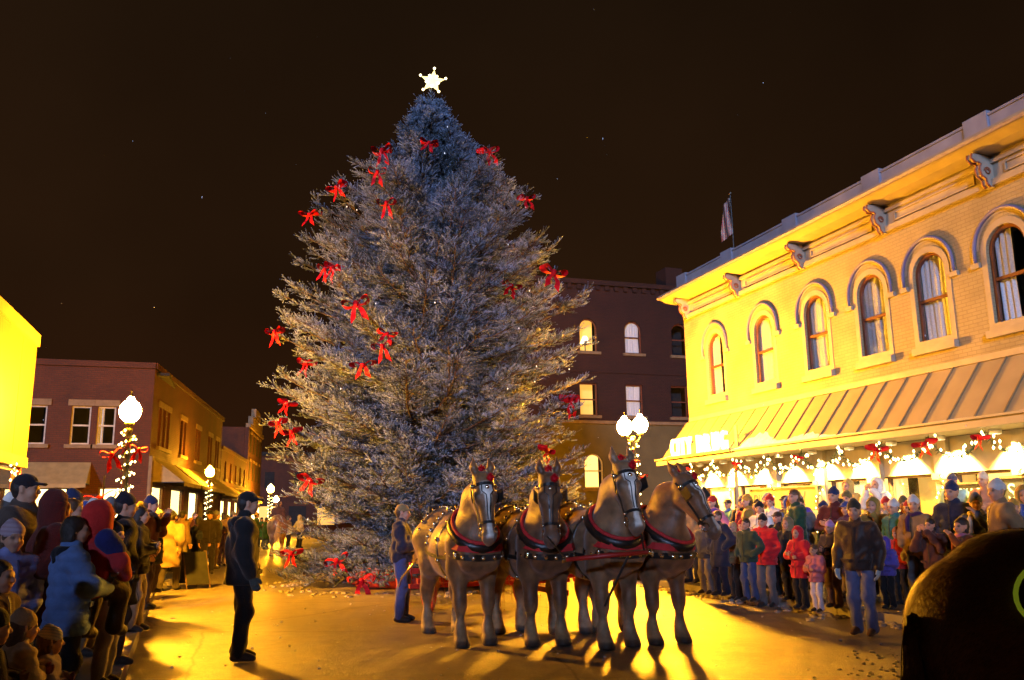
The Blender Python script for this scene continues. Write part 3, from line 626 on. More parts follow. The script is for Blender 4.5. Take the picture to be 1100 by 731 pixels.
def awning(parent, fac, u0, u1, zt, zb, out, side_rows=False):
    m_ = MB(); n = max(4, int((u1-u0)/.45)); v = []
    for i in range(n+1):
        u = u0+(u1-u0)*i/n; sag = .02*math.sin(i*2.1); v += [fac.p(u, zt, .03), fac.p(u, (zt+zb)/2-.03+sag, .03+out*.5), fac.p(u, zb, out), fac.p(u, zb-.16+.03*(i % 2), out+.004)]
    m_.add(v, [(4*i+j, 4*i+4+j, 4*i+5+j, 4*i+1+j) for i in range(n) for j in range(3)])
    a = m_.build('awning', M['awning'], parent)
    for u in (u0, u1):
        m_ = MB(); m_.add([fac.p(u, zt, .03), fac.p(u, zb, .03), fac.p(u, zb, out)], [(0, 1, 2)]); m_.build('awning_side', M['awning'], a)
        m_ = MB(); m_.tube([fac.p(u, zb, .03), fac.p(u, zb, out)], .015, 6); m_.build('awning_rod', M['iron'], a)
    return a
awning(bb, K, 3.8, 7.05, 3.65, 2.85, .9)
az = R(7.0); d7 = np.array([math.sin(az), math.cos(az), 0]); n7 = np.array([math.cos(az), -math.sin(az), 0])
S = Fac((0, 0, 0), d7, n7)
hs = []
for (u, w, nwin) in ((1.45, .5, 3), (6.1, .55, 2), (10.2, .55, 2), (14.2, .5, 2), (16.9, .5, 2)):
    for j in range(nwin): hs.append((u+j*.85, w+.08, 4.35, 5.9, 0))
S.wall(MB(), 0, 19, 3.9, 7.2, hs, .22).build('wall', M['brickS'], bb)
for h in hs:
    S.window(bb, *h, M['sash'], M['dark'], None, .16, True, M['stone'])
    m_ = MB(); S.bar(m_, h[0]-h[1]/2-.1, h[0]+h[1]/2+.1, 5.902, 6.12, .001, .05); m_.build('lintel', M['stone'], bb)
hs = [(2.0, 2.6, .6, 2.85, 0), (6.2, 3.0, .6, 2.85, 0), (10.6, 3.0, .6, 2.85, 0), (15.0, 3.0, .6, 2.85, 0)]
S.wall(MB(), 0, 19, 0, 3.9, hs, .2).build('wall', M['brickS'], bb)
for h in hs: S.window(bb, *h, M['wood'], M['litw'], None, .15, False, M['stone'])
m_ = MB(); S.bar(m_, -.02, 19.1, 7.2, 7.42, -.3, .09); m_.build('coping', M['brickS'], bb)
m_ = MB(); S.bar(m_, -.02, .30, .0, 3.9, .002, .12); m_.build('corner_pier', M['stone'], bb)
awning(bb, S, .6, 4.6, 3.85, 2.95, 1.2); awning(bb, S, 5.0, 12.8, 3.85, 2.95, 1.2); awning(bb, S, 13.2, 18.8, 3.7, 2.9, 1.1)
box('flat_roof', M['dark'], bb, -9, .5, .3, 18, 7.0, 7.1); box('back_wall', M['brickF'], bb, -9, -8.8, .3, 18, 0, 7.0)
O2 = np.array([-2.95, 35, 0])+d7*19.2
f2 = tag(empty('far_shop_row', tuple(O2)), 'lower brick shop row with stepped parapet beyond the corner block', 'building')
T = Fac((0, 0, 0), d7, n7)
T.wall(MB(), 0, 14, 3.2, 5.6, [(2+2.6*k, .8, 3.9, 5.0, 0) for k in range(5)], .2).build('wall', M['brickS'], f2)
for k in range(5): T.window(f2, 2+2.6*k, .8, 3.9, 5.0, 0, M['sash'], M['dark'], None, .15, True, M['stone'])
m_ = MB(); T.bar(m_, 0, 14, 2.9, 3.2, -.2, .12); m_.build('shop_cornice', M['stone'], f2)
for k in range(4):
    m_ = MB(); T.bar(m_, .5+3.4*k, 3.3+3.4*k, .4, 2.6, -.3, -.25); m_.build('lit_window', M['litw'], f2)
    m_ = MB(); T.bar(m_, .1+3.4*k, .45+3.4*k, .0, 2.9, -.2, .05); m_.build('pier', M['brickS'], f2)
awning(f2, T, .5, 6, 3.5, 2.7, 1.3); awning(f2, T, 7, 13, 3.5, 2.7, 1.3)
m_ = MB(); T.bar(m_, 0, 14, 5.6, 5.8, -.25, .1); m_.build('coping', M['brickS'], f2)
box('flat_roof', M['dark'], f2, -7, -.1, .5, 14, 5.4, 5.5); box('end_wall', M['brickS'], f2, -7, -.3, .05, .3, 0, 5.6)
O3 = O2+d7*14.2
f3 = tag(empty('ornate_front', tuple(O3)), 'narrow brick front with a stepped ornate gable down the street', 'building')
T3 = Fac((0, 0, 0), d7, n7)
m_ = MB(); T3.bar(m_, 0, 11, 0, 8.3, -.3, .0); m_.build('wall', M['brickS'], f3)
box('end_wall', M['brickF'], f3, -8, -.31, -.001, .3, 0, 8.3)
for (u0, u1, z) in ((.0, 11, 8.6), (1.5, 9.5, 9.3), (3.5, 7.5, 10.1)):
    m_ = MB(); T3.bar(m_, u0, u1, 8.301 if z < 9 else z-.69, z, -.25, .12); m_.build('gable_step', M['stone'], f3)
for k in range(4):
    for z in (4.4, 6.5):
        T3.bar(m_ := MB(), 1.1+2.5*k, 2.0+2.5*k, z, z+1.4, .001, .03); m_.build('window', M['dark'], f3)
        T3.bar(m_ := MB(), 1.0+2.5*k, 2.1+2.5*k, z+1.41, z+1.6, .001, .08); m_.build('lintel', M['stone'], f3)
for k in range(3):
    T3.bar(m_ := MB(), .5+3.5*k, 3.5+3.5*k, .5, 2.8, .001, .02); m_.build('lit_window', M['litw'], f3)
m_ = MB(); T3.bar(m_, 0, 11, 2.9, 3.3, .001, .3); m_.build('shop_cornice', M['stone'], f3)
e3 = tag(empty('end_house', (5, 96, 0)), 'dim brick house closing the far end of the street', 'building')
box('wall', M['brickF'], e3, -9, 14, 0, 8, 0, 8.0); box('roof', M['dark'], e3, -9.3, 14.3, -.3, 8.3, 8.0, 8.4)
for k in range(7):
    box('lit_window', M['lit2'] if k % 2 == 0 else M['dark'], e3, -8+3*k, -6.2+3*k, -.03, -.001, .7, 2.7)
    box('window', M['dark'], e3, -7.6+3*k, -6.6+3*k, -.03, -.001, 4.6, 6.3)
# ------------------------------------------------------------------ bows, garlands, street lamps
def bow_proto():
    o = empty('ribbon_bow'); 
    def loop(sg):
        m_ = MB(); n = 14; v = []
        for i in range(n+1):
            a = 2*math.pi*i/n; t = .5-.5*math.cos(a)
            x = sg*(.02+.20*t); z = .07*math.sin(a)*(.5+t*.6)+.05*t; wd = .05+.075*t
            v += [(x, -wd+.01, z-.01), (x, wd+.01, z+.01)]
        m_.add(v, [(2*i, 2*i+1, 2*i+3, 2*i+2) for i in range(n)]); m_.build('loop', M['bow'], o, True)
    loop(1); loop(-1)
    MB().sphere((0, -.01, .01), .05, 8, 6, (1, 1.1, 1)).build('knot', M['bow'], o, True)
    for sg in (-1, 1):
        m_ = MB(); v = []; n = 6
        for i in range(n+1):
            t = i/n; x = sg*(.01+.10*t+.02*math.sin(4*t)); z = -.02-.25*t; y = -.02+.03*math.sin(6*t+sg); w = .03+.02*t
            v += [(x-w, y, z+(.04 if i == n else 0)*sg), (x+w, y-.015, z-(.04 if i == n else 0)*sg)]
        m_.add(v, [(2*i, 2*i+1, 2*i+3, 2*i+2) for i in range(n)]); m_.build('tail', M['bow'], o, True)
    return o
BOW = bow_proto(); BOW_USED = [False]
def bow(loc, rz, sc, label, group):
    o = BOW if not BOW_USED[0] else copy_tree(BOW); BOW_USED[0] = True
    o.location = loc; o.rotation_euler = (rnd.uniform(-.15, .15), rnd.uniform(-.35, .35), rz); o.scale = (sc*rnd.uniform(.8, 1.15), sc, sc*rnd.uniform(.8, 1.25))
    return tag(o, label, 'bow', group)
def garland_mesh(path, r, n_per_m=90, seed=1):
    rg = np.random.default_rng(seed); P = np.array(path, float); seg = np.linalg.norm(np.diff(P, axis=0), axis=1); cum = np.concatenate([[0], np.cumsum(seg)]); N = int(cum[-1]*n_per_m)
    t = rg.uniform(0, cum[-1], N); c = np.stack([np.interp(t, cum, P[:, k]) for k in range(3)], 1)
    d = rg.normal(size=(N, 3)); d /= np.linalg.norm(d, axis=1)[:, None]; q = rg.normal(size=(N, 3)); q -= d*(q*d).sum(1)[:, None]; q /= np.linalg.norm(q, axis=1)[:, None]
    tip = c+d*r*rg.uniform(.7, 1.3, (N, 1)); w = r*.14
    V = np.stack([c-q*w, c+q*w, tip], 1).reshape(-1, 3); return V, np.arange(3*N).reshape(-1, 3)
def np_mesh(name, V, Fc, m, parent=None, smooth=False, col=None):
    me = bpy.data.meshes.new(name); k = Fc.shape[1]
    me.vertices.add(len(V)); me.vertices.foreach_set('co', np.ascontiguousarray(V, np.float32).ravel())
    me.loops.add(Fc.size); me.loops.foreach_set('vertex_index', np.ascontiguousarray(Fc, np.int32).ravel())
    me.polygons.add(len(Fc)); me.polygons.foreach_set('loop_start', np.arange(0, Fc.size, k, dtype=np.int32))
    me.polygons.foreach_set('use_smooth', np.full(len(Fc), smooth)); me.update(calc_edges=True)
    if col is not None:
        a = me.attributes.new('col', 'FLOAT_COLOR', 'POINT'); a.data.foreach_set('color', np.concatenate([col, np.ones((len(col), 1))], 1).astype(np.float32).ravel())
    if m is not None: me.materials.append(m)
    return link(name, me, parent)
def bulbs(path, step, r, jit, m, name, parent, seed=3):
    rg = np.random.default_rng(seed); P = np.array(path, float); seg = np.linalg.norm(np.diff(P, axis=0), axis=1); cum = np.concatenate([[0], np.cumsum(seg)])
    m_ = MB()
    for t in np.arange(step/2, cum[-1], step):
        c = [np.interp(t, cum, P[:, k])+rg.normal()*jit for k in range(3)]
        m_.add([(c[0]+r*a, c[1]+r*b, c[2]+r*d*1.3) for a, b, d in ((1, 0, 0), (-1, 0, 0), (0, 1, 0), (0, -1, 0), (0, 0, 1), (0, 0, -1))], [(0, 2, 4), (2, 1, 4), (1, 3, 4), (3, 0, 4), (2, 0, 5), (1, 2, 5), (3, 1, 5), (0, 3, 5)])
    o = m_.build(name, m, parent, True); o['kind'] = 'stuff'; return o
def globe_prof(r): return [(.35*r, -1.0*r), (.55*r, -.92*r), (.85*r, -.55*r), (1.0*r, -.1*r), (.97*r, .3*r), (.75*r, .75*r), (.45*r, 1.02*r), (.32*r, 1.15*r), (.34*r, 1.25*r), (.2*r, 1.42*r), (.02, 1.55*r)]
def street_lamp(loc, heads, label, garl=True, banner=False, bows=0, r=.21, gm='globe'):
    o = tag(empty('street_lamp', loc), label, 'street lamp', 'globe street lamps')
    hz = max(h[2] for h in heads)-.34
    MB().lathe([(.20, 0), (.20, .10), (.16, .14), (.15, .5), (.10, .58), (.09, .66)], n=14).build('base', M['iron'], o, True)
    MB().lathe([(.075, .66), (.05, hz-.1), (.07, hz-.06), (.07, hz), (.05, hz+.02)], n=12).build('pole', M['iron'], o, True)
    for h in heads:
        if abs(h[0])+abs(h[1]) > .01:
            MB().tube([(0, 0, hz-.15), (h[0]*.6, h[1]*.6, hz-.12), (h[0], h[1], hz+.02), (h[0], h[1], h[2]-r)], .025, 8).build('arm', M['iron'], o, True)
        MB().lathe([(.05, -r*1.5), (.10, -r*1.25), (.085, -r*1.0), (.05, -r)], (h[0], h[1], h[2]), 12).build('fitter', M['iron'], o, True)
        gl = MB().lathe(globe_prof(r), (h[0], h[1], h[2]), 20).build('globe', M[gm], o, True)
        MB().lathe([(.05, 1.42*r), (.02, 1.6*r), (.012, 1.9*r), (.004, 2.2*r)], (h[0], h[1], h[2]), 8).build('finial', M['iron'], gl, True)
    if garl:
        n = 160; sp = [(.10*math.cos(k*.42), .10*math.sin(k*.42), .7+(hz-.75)*k/n) for k in range(n+1)]
        V, Fc = garland_mesh(sp, .08, 60, 5); gg = np_mesh('garland', V, Fc, M['garland'], o)
        gg['kind'] = 'stuff'
        bulbs([(p[0]*1.35, p[1]*1.35, p[2]) for p in sp], .11, .021, .015, M['bulb'], 'light_string', gg)
    if banner:
        MB().tube([(0, 0, 2.62), (-.72, 0, 2.62)], .014, 6).build('banner_arm', M['iron'], o); MB().tube([(0, 0, 1.6), (-.72, 0, 1.6)], .014, 6).build('banner_arm', M['iron'], o)
    return o
L1 = (-2.0, 18.85)
street_lamp((L1[0], L1[1], .13), [(0, 0, 3.60)], 'tall globe street lamp wrapped in lit garland by the pale store', True, False)
for k, (dx, z, sc, lab) in enumerate(((-.26, 2.72, .95, 'red bow on the left of the nearest left lamp below its globe'), (.22, 2.82, .8, 'red bow on the right of the nearest left lamp below its globe'), (-.42, 1.86, 1.3, 'large red bow low on the nearest left street lamp'))):
    bow((L1[0]+dx, L1[1]-.14, z+.13), R(10), sc, lab, 'bows on street lamps')
street_lamp((-.93, 42.0, .0), [(0, 0, 3.64)], 'globe street lamp spiralled with lights before the side awnings', True, r=.2, gm='globe_dim')
street_lamp((2.45, 58.0, .0), [(0, 0, 3.35)], 'distant globe street lamp just left of the spruce', True, r=.22, gm='globe_dim')
street_lamp((3.4, 70.0, .0), [(0, 0, 2.9)], 'farthest small globe street lamp glimpsed past the spruce boughs', False, r=.2)
street_lamp((10.43, 21.5, .13), [(-.24, .0, 3.75), (.24, .0, 3.82)], 'twin globe street lamp with bows beside the cream store', True)
bow((10.3, 21.3, 2.95), R(-15), .8, 'red bow just under the twin globes', 'bows on street lamps')
bow((10.55, 21.3, 2.5), R(-15), .9, 'red bow lower on the twin globe lamp pole', 'bows on street lamps')
# garland swags with lights under the canopy, bows between
off = np.array([WX, YC, 0.0]); ordn = ['first', 'second', 'third', 'fourth', 'fifth', 'sixth', 'seventh', 'eighth', 'ninth', 'tenth', 'eleventh', 'twelfth', 'thirteenth', 'fourteenth']
for k in range(13):
    u0, u1 = fx[k]+.12, fx[k+1]+.12
    path = [tuple(F.p(u0+(u1-u0)*t, 2.93-.42*(4*t*(1-t))-.02*math.sin(9*t), .80)) for t in np.linspace(0, 1, 15)]
    o = tag(empty('light_garland', tuple(off)), f'lit pine garland swag, {ordn[k]} from the far end of the canopy', 'garland', 'garland swags under the canopy')
    V, Fc = garland_mesh(path, .085, 130, 20+k); gg = np_mesh('greens', V, Fc, M['garland'], o); gg['kind'] = 'stuff'
    bulbs(path, .075, .03, .07, M['bulb'], 'light_string', o, k)
    if k in (0, 2, 4, 6, 7, 8, 9, 10, 11, 12):
        bow(tuple(off+F.p(u0, 2.80, .90)), R(-90)+rnd.uniform(-.2, .2), [.6, .7, .6, .7, .6, .6, .9, .95, .7, 1.1, 1.0, 1.0, 1.0][k], f'red bow at the {ordn[k]} garland swag under the canopy', 'bows under the canopy')
    # hanging light drops on pilasters
for k, a in enumerate(cols[1:9]):
    path = [tuple(F.p(a+.17+.09*math.sin(t*14), 2.25-t*1.6, .17)) for t in np.linspace(0, 1, 22)]
    o = tag(empty('pilaster_garland', tuple(off)), f'lit garland wound down the {ordn[k+1]} pilaster of the shop front', 'garland', 'garlands on the pilasters')
    V, Fc = garland_mesh(path, .07, 110, 60+k); np_mesh('greens', V, Fc, M['garland'], o)['kind'] = 'stuff'
    bulbs(path, .12, .022, .03, M['bulb'], 'light_string', o, 40+k)
# lights in the pale store window at the far left
path = [(-3.8+.05*math.sin(i), 18.9-.05*i*.6, 1.5+.045*i+.12*math.sin(i*1.7)) for i in range(24)]
o = tag(empty('window_garland', (0, 0, 0)), 'small lit garland beside the red post of the pale store', 'garland'); V, Fc = garland_mesh(path, .07, 130, 77); np_mesh('greens', V, Fc, M['garland'], o)['kind'] = 'stuff'; bulbs(path, .06, .022, .05, M['bulb'], 'light_string', o, 9)
# banners hung under the big lamp bow
bn = tag(empty('hanging_banner', (L1[0]-.38, L1[1]+.02, 1.2)), 'pale banner on a dark pole beside the nearest left lamp', 'banner')
MB().box(-.22, .22, -.01, .01, 0, .55).build('cloth_panel', M['white'], bn); MB().tube([(0, -.03, -1.05), (0, -.03, 1.25)], .018, 8).build('pole', M['iron'], bn)

# ------------------------------------------------------------------ the great spruce
TX, TY, TH = 4.62, 21.0, 12.55
rg = np.random.default_rng(11)
prof_z = np.array([0, .3, .8, 1.5, 2.6, 3.7, 4.9, 6.3, 7.8, 9.3, 10.2, 11.0, 11.9, 12.5, 12.9]); prof_r = np.array([3.3, 3.4, 3.2, 3.25, 3.4, 3.5, 3.65, 3.55, 3.3, 2.75, 2.1, 1.35, .68, .26, .06])
shoots = []      # (base, dir, length, tone)
wood = MB(); SH = []
def add_shoots_along(P0, P1, n, up, L, tone):
    t = (np.arange(n)+rg.uniform(.2, .8, n))/n; e = P1-P0; d = e/(math.sqrt(e@e)+1e-9); q = np.array([d[1], -d[0], 0]); q /= math.sqrt(q@q)+1e-9
    v = d*.75+q*(rg.choice((-1., 1.), n)*rg.uniform(.25, .9, n))[:, None]; v[:, 2] += up+rg.normal(size=n)*.25
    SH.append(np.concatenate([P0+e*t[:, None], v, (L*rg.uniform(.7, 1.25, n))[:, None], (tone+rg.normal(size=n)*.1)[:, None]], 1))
nb = 460
for i in range(nb):
    f = (i+.5)/nb; z = .22+(TH-.42)*(f**1.18); az_ = i*2.39996+rg.normal()*.25
    Rr = np.interp(z+.45*np.interp(z, prof_z, prof_r)*(z/TH)*.8, prof_z, prof_r); lump = 1+.06*math.sin(az_*3+z*1.7)+.05*math.sin(az_*5-z*2.3); Lb = Rr*lump*rg.uniform(.70, 1.10)
    hfrac = z/TH; slope = -.38+.78*hfrac                                  # droop low, rise high
    rdir = np.array([math.cos(az_), math.sin(az_), 0]); n = 7; pts = []
    z0 = z-(slope*Lb*.55 if z > 1.0 else -.2)
    for k in range(n+1):
        t = k/n; zz = z0+slope*Lb*t*.75+Lb*(.16+.16*(1-hfrac))*t**2.2+rg.normal()*.015
        pts.append(np.array([0, 0, max(.10, zz)])+rdir*Lb*t+np.cross(rdir, [0, 0, 1])*Lb*.05*math.sin(3*t+i))
    wood.tube(pts, [.045*(1-.85*t)*(.5+.5*Lb/3.8) for t in np.linspace(0, 1, n+1)], 4, False)
    for k in range(1, n+1):
        a, b = pts[k-1], pts[k]; t = (k-.5)/n
        if t < .15: continue
        add_shoots_along(a, b, 5, .5, .19*min(1, .5+Lb/3), t)
        ns = 3
        for s_ in (-1, 1):
            for j in range(ns):
                tt = rg.uniform(0, 1); c = a+(b-a)*tt; d = b-a; d = d/np.linalg.norm(d); q = np.cross(d, [0, 0, 1]); q /= np.linalg.norm(q)
                Ls = (.30+.95*(1-t)*.7)*rg.uniform(.6, 1.2)*(.45+.55*min(1, Lb/3))*min(1, .22+Lb/1.5); v = d*rg.uniform(.55, .9)+q*s_*rg.uniform(.5, .95)+np.array([0, 0, rg.uniform(-.45, .40)]); v /= np.linalg.norm(v)
                e = c+v*Ls; 
                if e[2] < .06: e[2] = .06
                m2 = c+(e-c)*.5+np.array([0, 0, .03]); wood.tube([c, m2, e], [.012, .009, .004], 3, False)
                add_shoots_along(c+(e-c)*.15, e, max(4, int(Ls*22)), .30, .19*min(1, .5+Lb/3), t+.1)
                shoots.append((e, v+np.array([0, 0, .25]), .16*min(1, .5+Lb/3)*rg.uniform(.8, 1.3), 1.15))
    tip = pts[-1]-pts[-2]; tip = tip/np.linalg.norm(tip); shoots.append((pts[-1], tip+np.array([0, 0, .3]), .24, 1.3))
for i in range(46):     # boughs lying on the ground round the foot
    az_ = i*2.39996+.4; rdir = np.array([math.cos(az_), math.sin(az_), 0]); L0, L1_ = rg.uniform(1.0, 1.6), rg.uniform(2.7, 3.45)
    pts = [rdir*L0+[0, 0, rg.uniform(.45, .75)], rdir*(L0+L1_)*.5+[0, 0, rg.uniform(.25, .6)], rdir*L1_+[0, 0, rg.uniform(.08, .35)]]; wood.tube(pts, [.03, .02, .008], 4, False)
    for a, b in zip(pts[:-1], pts[1:]):
        add_shoots_along(a, b, 12, .5, .17, 1.0)
        for j in range(7):
            c = a+(b-a)*rg.random(); q = np.array([-rdir[1], rdir[0], 0])*rg.choice((-1, 1)); e = c+(rdir*.7+q*rg.uniform(.4, 1)+[0, 0, rg.uniform(-.1, .45)])*rg.uniform(.35, .75); e[2] = max(.05, e[2]); wood.tube([c, e], [.01, .004], 3, False); add_shoots_along(c, e, 11, .55, .16, 1.0)
for k in range(40):   # leader
    a = rg.uniform(0, 6.28); z = rg.uniform(11.6, 12.85); shoots.append((np.array([0, 0, z]), np.array([math.cos(a), math.sin(a), 1.5]), .20, 1.1))
SA = np.concatenate(SH+[np.array([list(s[0])+list(s[1])+[s[2], s[3]] for s in shoots])]); C_, D_, Ls_, To = SA[:, :3].copy(), SA[:, 3:6].copy(), SA[:, 6], SA[:, 7]; D_ /= np.linalg.norm(D_, axis=1)[:, None]
NS = len(C_); NN = 15
U_ = np.cross(D_, rg.normal(size=(NS, 3))); U_ /= np.linalg.norm(U_, axis=1)[:, None]; W_ = np.cross(D_, U_)
t = np.linspace(.02, 1.0, NN)[None, :, None]; ang = (np.arange(NN)*2.4)[None, :]+rg.uniform(0, 6.28, (NS, 1))
rad = np.cos(ang)[..., None]*U_[:, None]+np.sin(ang)[..., None]*W_[:, None]
base = C_[:, None]+D_[:, None]*Ls_[:, None, None]*t
fwd_ = .75+.6*(t > .9)
nd = rad*(1-.5*(t > .9))+D_[:, None]*fwd_; nd /= np.linalg.norm(nd, axis=2)[..., None]
nl = .026*rg.uniform(.75, 1.25, (NS, NN, 1)); sd = np.cross(nd, rad+.3*W_[:, None]); sd /= np.linalg.norm(sd, axis=2)[..., None]+1e-9
w = .0088
V = np.stack([base-sd*w, base+sd*w, base+nd*nl], 2).reshape(-1, 3)
frost_shade = np.clip(.20+.16*np.clip((C_[:, 2]-2.0)/4.0, 0, 1)+.26*np.sin(C_[:, 0]*2.3+C_[:, 2]*1.9)*np.sin(C_[:, 1]*2.1-C_[:, 2]*1.3+1)+rg.normal(size=NS)*.30+.25*(To-.6), 0, 1)   # frost per shoot, with shade painted in: darker inside and low down
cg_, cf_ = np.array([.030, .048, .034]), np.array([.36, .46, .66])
fr_ = np.clip(frost_shade[:, None]*1.0+.55*(t[..., 0]-.55), 0, 1)[..., None, None]; cc = (cg_*(1-fr_)+cf_*fr_)*np.array([.7, .7, 1.15])[None, None, :, None]; cc = cc.reshape(-1, 3)
tree = tag(empty('spruce_tree', (TX, TY, 0)), 'giant frosted spruce in the middle of the street', 'tree')
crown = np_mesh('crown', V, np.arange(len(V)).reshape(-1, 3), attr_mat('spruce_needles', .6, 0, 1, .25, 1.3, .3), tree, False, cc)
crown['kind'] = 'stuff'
wood.build('branches', M['bark'], tree, True)['kind'] = 'stuff'
MB().tube([(0, 0, 0), (.02, 0, 3), (0, .02, 8), (0, 0, 12.6)], [.21, .17, .09, .015], 12).build('trunk', M['bark'], tree, True)
print('shoots', NS, 'tris', NS*NN)
# stand: low red planter round the trunk
pl = tag(empty('tree_stand', (TX, TY, 0)), 'low red painted stand around the spruce foot', 'tree stand')
for k in range(8):
    a = k*math.pi/4; c, s_ = math.cos(a), math.sin(a); rr = 1.75
    MB().obox((rr*c, rr*s_, .24), (.03*c, .03*s_, 0), (-.71*s_, .71*c, 0), (0, 0, .22)).build('side_board', M['redpaint'], pl)
# small lights on the tree
m_ = MB()
for k in range(26):
    z = rg.uniform(.8, 12); a = rg.uniform(3.3, 6.1); r_ = np.interp(z, prof_z, prof_r)*rg.uniform(.75, .98); c = (r_*math.cos(a), r_*math.sin(a), z); r0 = .016
    m_.add([(c[0]+r0*x, c[1]+r0*y, c[2]+r0*q*1.5) for x, y, q in ((1, 0, 0), (-1, 0, 0), (0, 1, 0), (0, -1, 0), (0, 0, 1), (0, 0, -1))], [(0, 2, 4), (2, 1, 4), (1, 3, 4), (3, 0, 4), (2, 0, 5), (1, 2, 5), (3, 1, 5), (0, 3, 5)])
sl = m_.build('tree_lights', M['bulb_white']); sl.location = (TX, TY, 0); tag(sl, 'tiny cool white bulbs dotted through the spruce', 'string lights', kind='stuff')
# star
st = tag(empty('tree_star', (4.66, 20.95, 13.05)), 'glowing five-pointed star on the very top of the spruce', 'star'); st.rotation_euler = (0, R(8), R(-16))
m_ = MB(); o_ = []
for k in range(10):
    a = math.pi/2+k*math.pi/5; r_ = .34 if k % 2 == 0 else .15; o_.append((r_*math.cos(a), 0, r_*math.sin(a)))
m_.add(o_+[(0, -.07, 0), (0, .07, 0)], [(k, (k+1) % 10, 10) for k in range(10)]+[((k+1) % 10, k, 11) for k in range(10)]); m_.build('star_body', M['star'], st)
for k in range(10):
    a = math.pi/2+k*math.pi/5; r_ = .36 if k % 2 == 0 else .17; MB().sphere((r_*math.cos(a), -.04, r_*math.sin(a)), .035, 6, 4).build('star_bulb', emis('star_bulb', (1, .8, .4), 7, False) if k == 0 else bpy.data.materials['star_bulb'], st, True)
MB().tube([(0, .06, -.7), (0, .06, 0)], .015, 6).build('spike', M['iron'], st)
# bows on the tree: photo pixel -> point on the crown's near face
bows_px = [(461, 150), (403, 158), (518, 158), (401, 188), (358, 199), (418, 214), (316, 236), (568, 218), (356, 291), (381, 324), (345, 290), (554, 306), (606, 295), (416, 358), (414, 372), (394, 394), (322, 392), (291, 357), (612, 425), (294, 453), (312, 470), (331, 515), (590, 490), (360, 601), (388, 632), (302, 440), (318, 597)]
def crown_hit(px, py):
    d = ray(px, py); best = None
    for Y in np.arange(15.5, 22.5, .05):
        p = d*(Y/d[1])+np.array([0, 0, CZ]); rr = math.hypot(p[0]-TX, p[1]-TY)
        if p[2] > 0 and rr < np.interp(p[2], prof_z, prof_r)*.97: return p
        if best is None or rr-np.interp(max(0, p[2]), prof_z, prof_r) < best[0]: best = (rr-np.interp(max(0, p[2]), prof_z, prof_r), p)
    return best[1]
WC = C_+np.array([TX, TY, 0])-np.array([0, 0, CZ])
def bough_hit(px, py):                         # the bough nearest the camera on that line of sight
    d = ray(px, py); d = d/np.linalg.norm(d); t = WC@d; dist = np.linalg.norm(WC-t[:, None]*d, axis=1); m = dist < max(.12, dist.min()+.02)
    k = np.where(m)[0][np.argmin(t[m])]; return WC[k]-d*.05+np.array([0, 0, CZ])
hits = sorted([bough_hit(*b) for b in bows_px], key=lambda p: -p[2]); cnt = {}
for p in hits:
    az_ = math.atan2(p[0]-TX, -(p[1]-TY)); side = 'left side' if p[0] < TX-1.6 else ('right side' if p[0] > TX+1.2 else 'middle')
    cnt[side] = cnt.get(side, 0)+1
    W20 = ordn+['fifteenth', 'sixteenth', 'seventeenth', 'eighteenth', 'nineteenth', 'twentieth', 'twenty-first', 'twenty-second', 'twenty-third']
    bow(tuple(p), az_*.45+rnd.uniform(-.3, .3), rnd.uniform(.95, 1.25), f'red bow on the {side} of the spruce, {W20[cnt[side]-1]} from the top there', 'bows on the spruce')
# ------------------------------------------------------------------ implicit bodies -> one continuous mesh
def rc(a, b, ra, rb, s=None, col=0): return ('c', np.array(a, float), np.array(b, float), ra, rb, None if s is None else np.array(s, float), col)
def el(c, r, rot=None, col=0): return ('e', np.array(c, float), np.array(r, float), rot, None, None, col)
def pd(pr, X, Y, Z):
    if pr[0] == 'c':
        _, a, b, ra, rb, s, _c = pr
        k = np.ones(3) if s is None else s
        ba = (b-a)/k; px, py, pz = (X-a[0])/k[0], (Y-a[1])/k[1], (Z-a[2])/k[2]
        t = np.clip((px*ba[0]+py*ba[1]+pz*ba[2])/(ba@ba+1e-12), 0, 1)
        d = np.sqrt((px-t*ba[0])**2+(py-t*ba[1])**2+(pz-t*ba[2])**2)-(ra+(rb-ra)*t)
        return d*k.min()
    _, c, r, rot, *_r = pr
    px, py, pz = X-c[0], Y-c[1], Z-c[2]
    if rot is not None:
        px, py, pz = rot[0, 0]*px+rot[1, 0]*py+rot[2, 0]*pz, rot[0, 1]*px+rot[1, 1]*py+rot[2, 1]*pz, rot[0, 2]*px+rot[1, 2]*py+rot[2, 2]*pz
    k0 = np.sqrt((px/r[0])**2+(py/r[1])**2+(pz/r[2])**2); k1 = np.sqrt((px/r[0]**2)**2+(py/r[1]**2)**2+(pz/r[2]**2)**2)+1e-9
    return k0*(k0-1)/k1
def pbox(pr):
    if pr[0] == 'c':
        m = max(pr[3], pr[4])*(1 if pr[5] is None else pr[5].max()); return np.minimum(pr[1], pr[2])-m, np.maximum(pr[1], pr[2])+m
    m = pr[2] if pr[3] is None else np.full(3, pr[2].max()); return pr[1]-m, pr[1]+m
def smin(a, b, k):
    h = np.maximum(k-np.abs(a-b), 0)/k; return np.minimum(a, b)-h*h*k*.25
def sdf_pts(prims, P, k):
    D = np.full(len(P), 5.0)
    for pr in prims: D = smin(D, pd(pr, P[:, 0], P[:, 1], P[:, 2]), k)
    return D
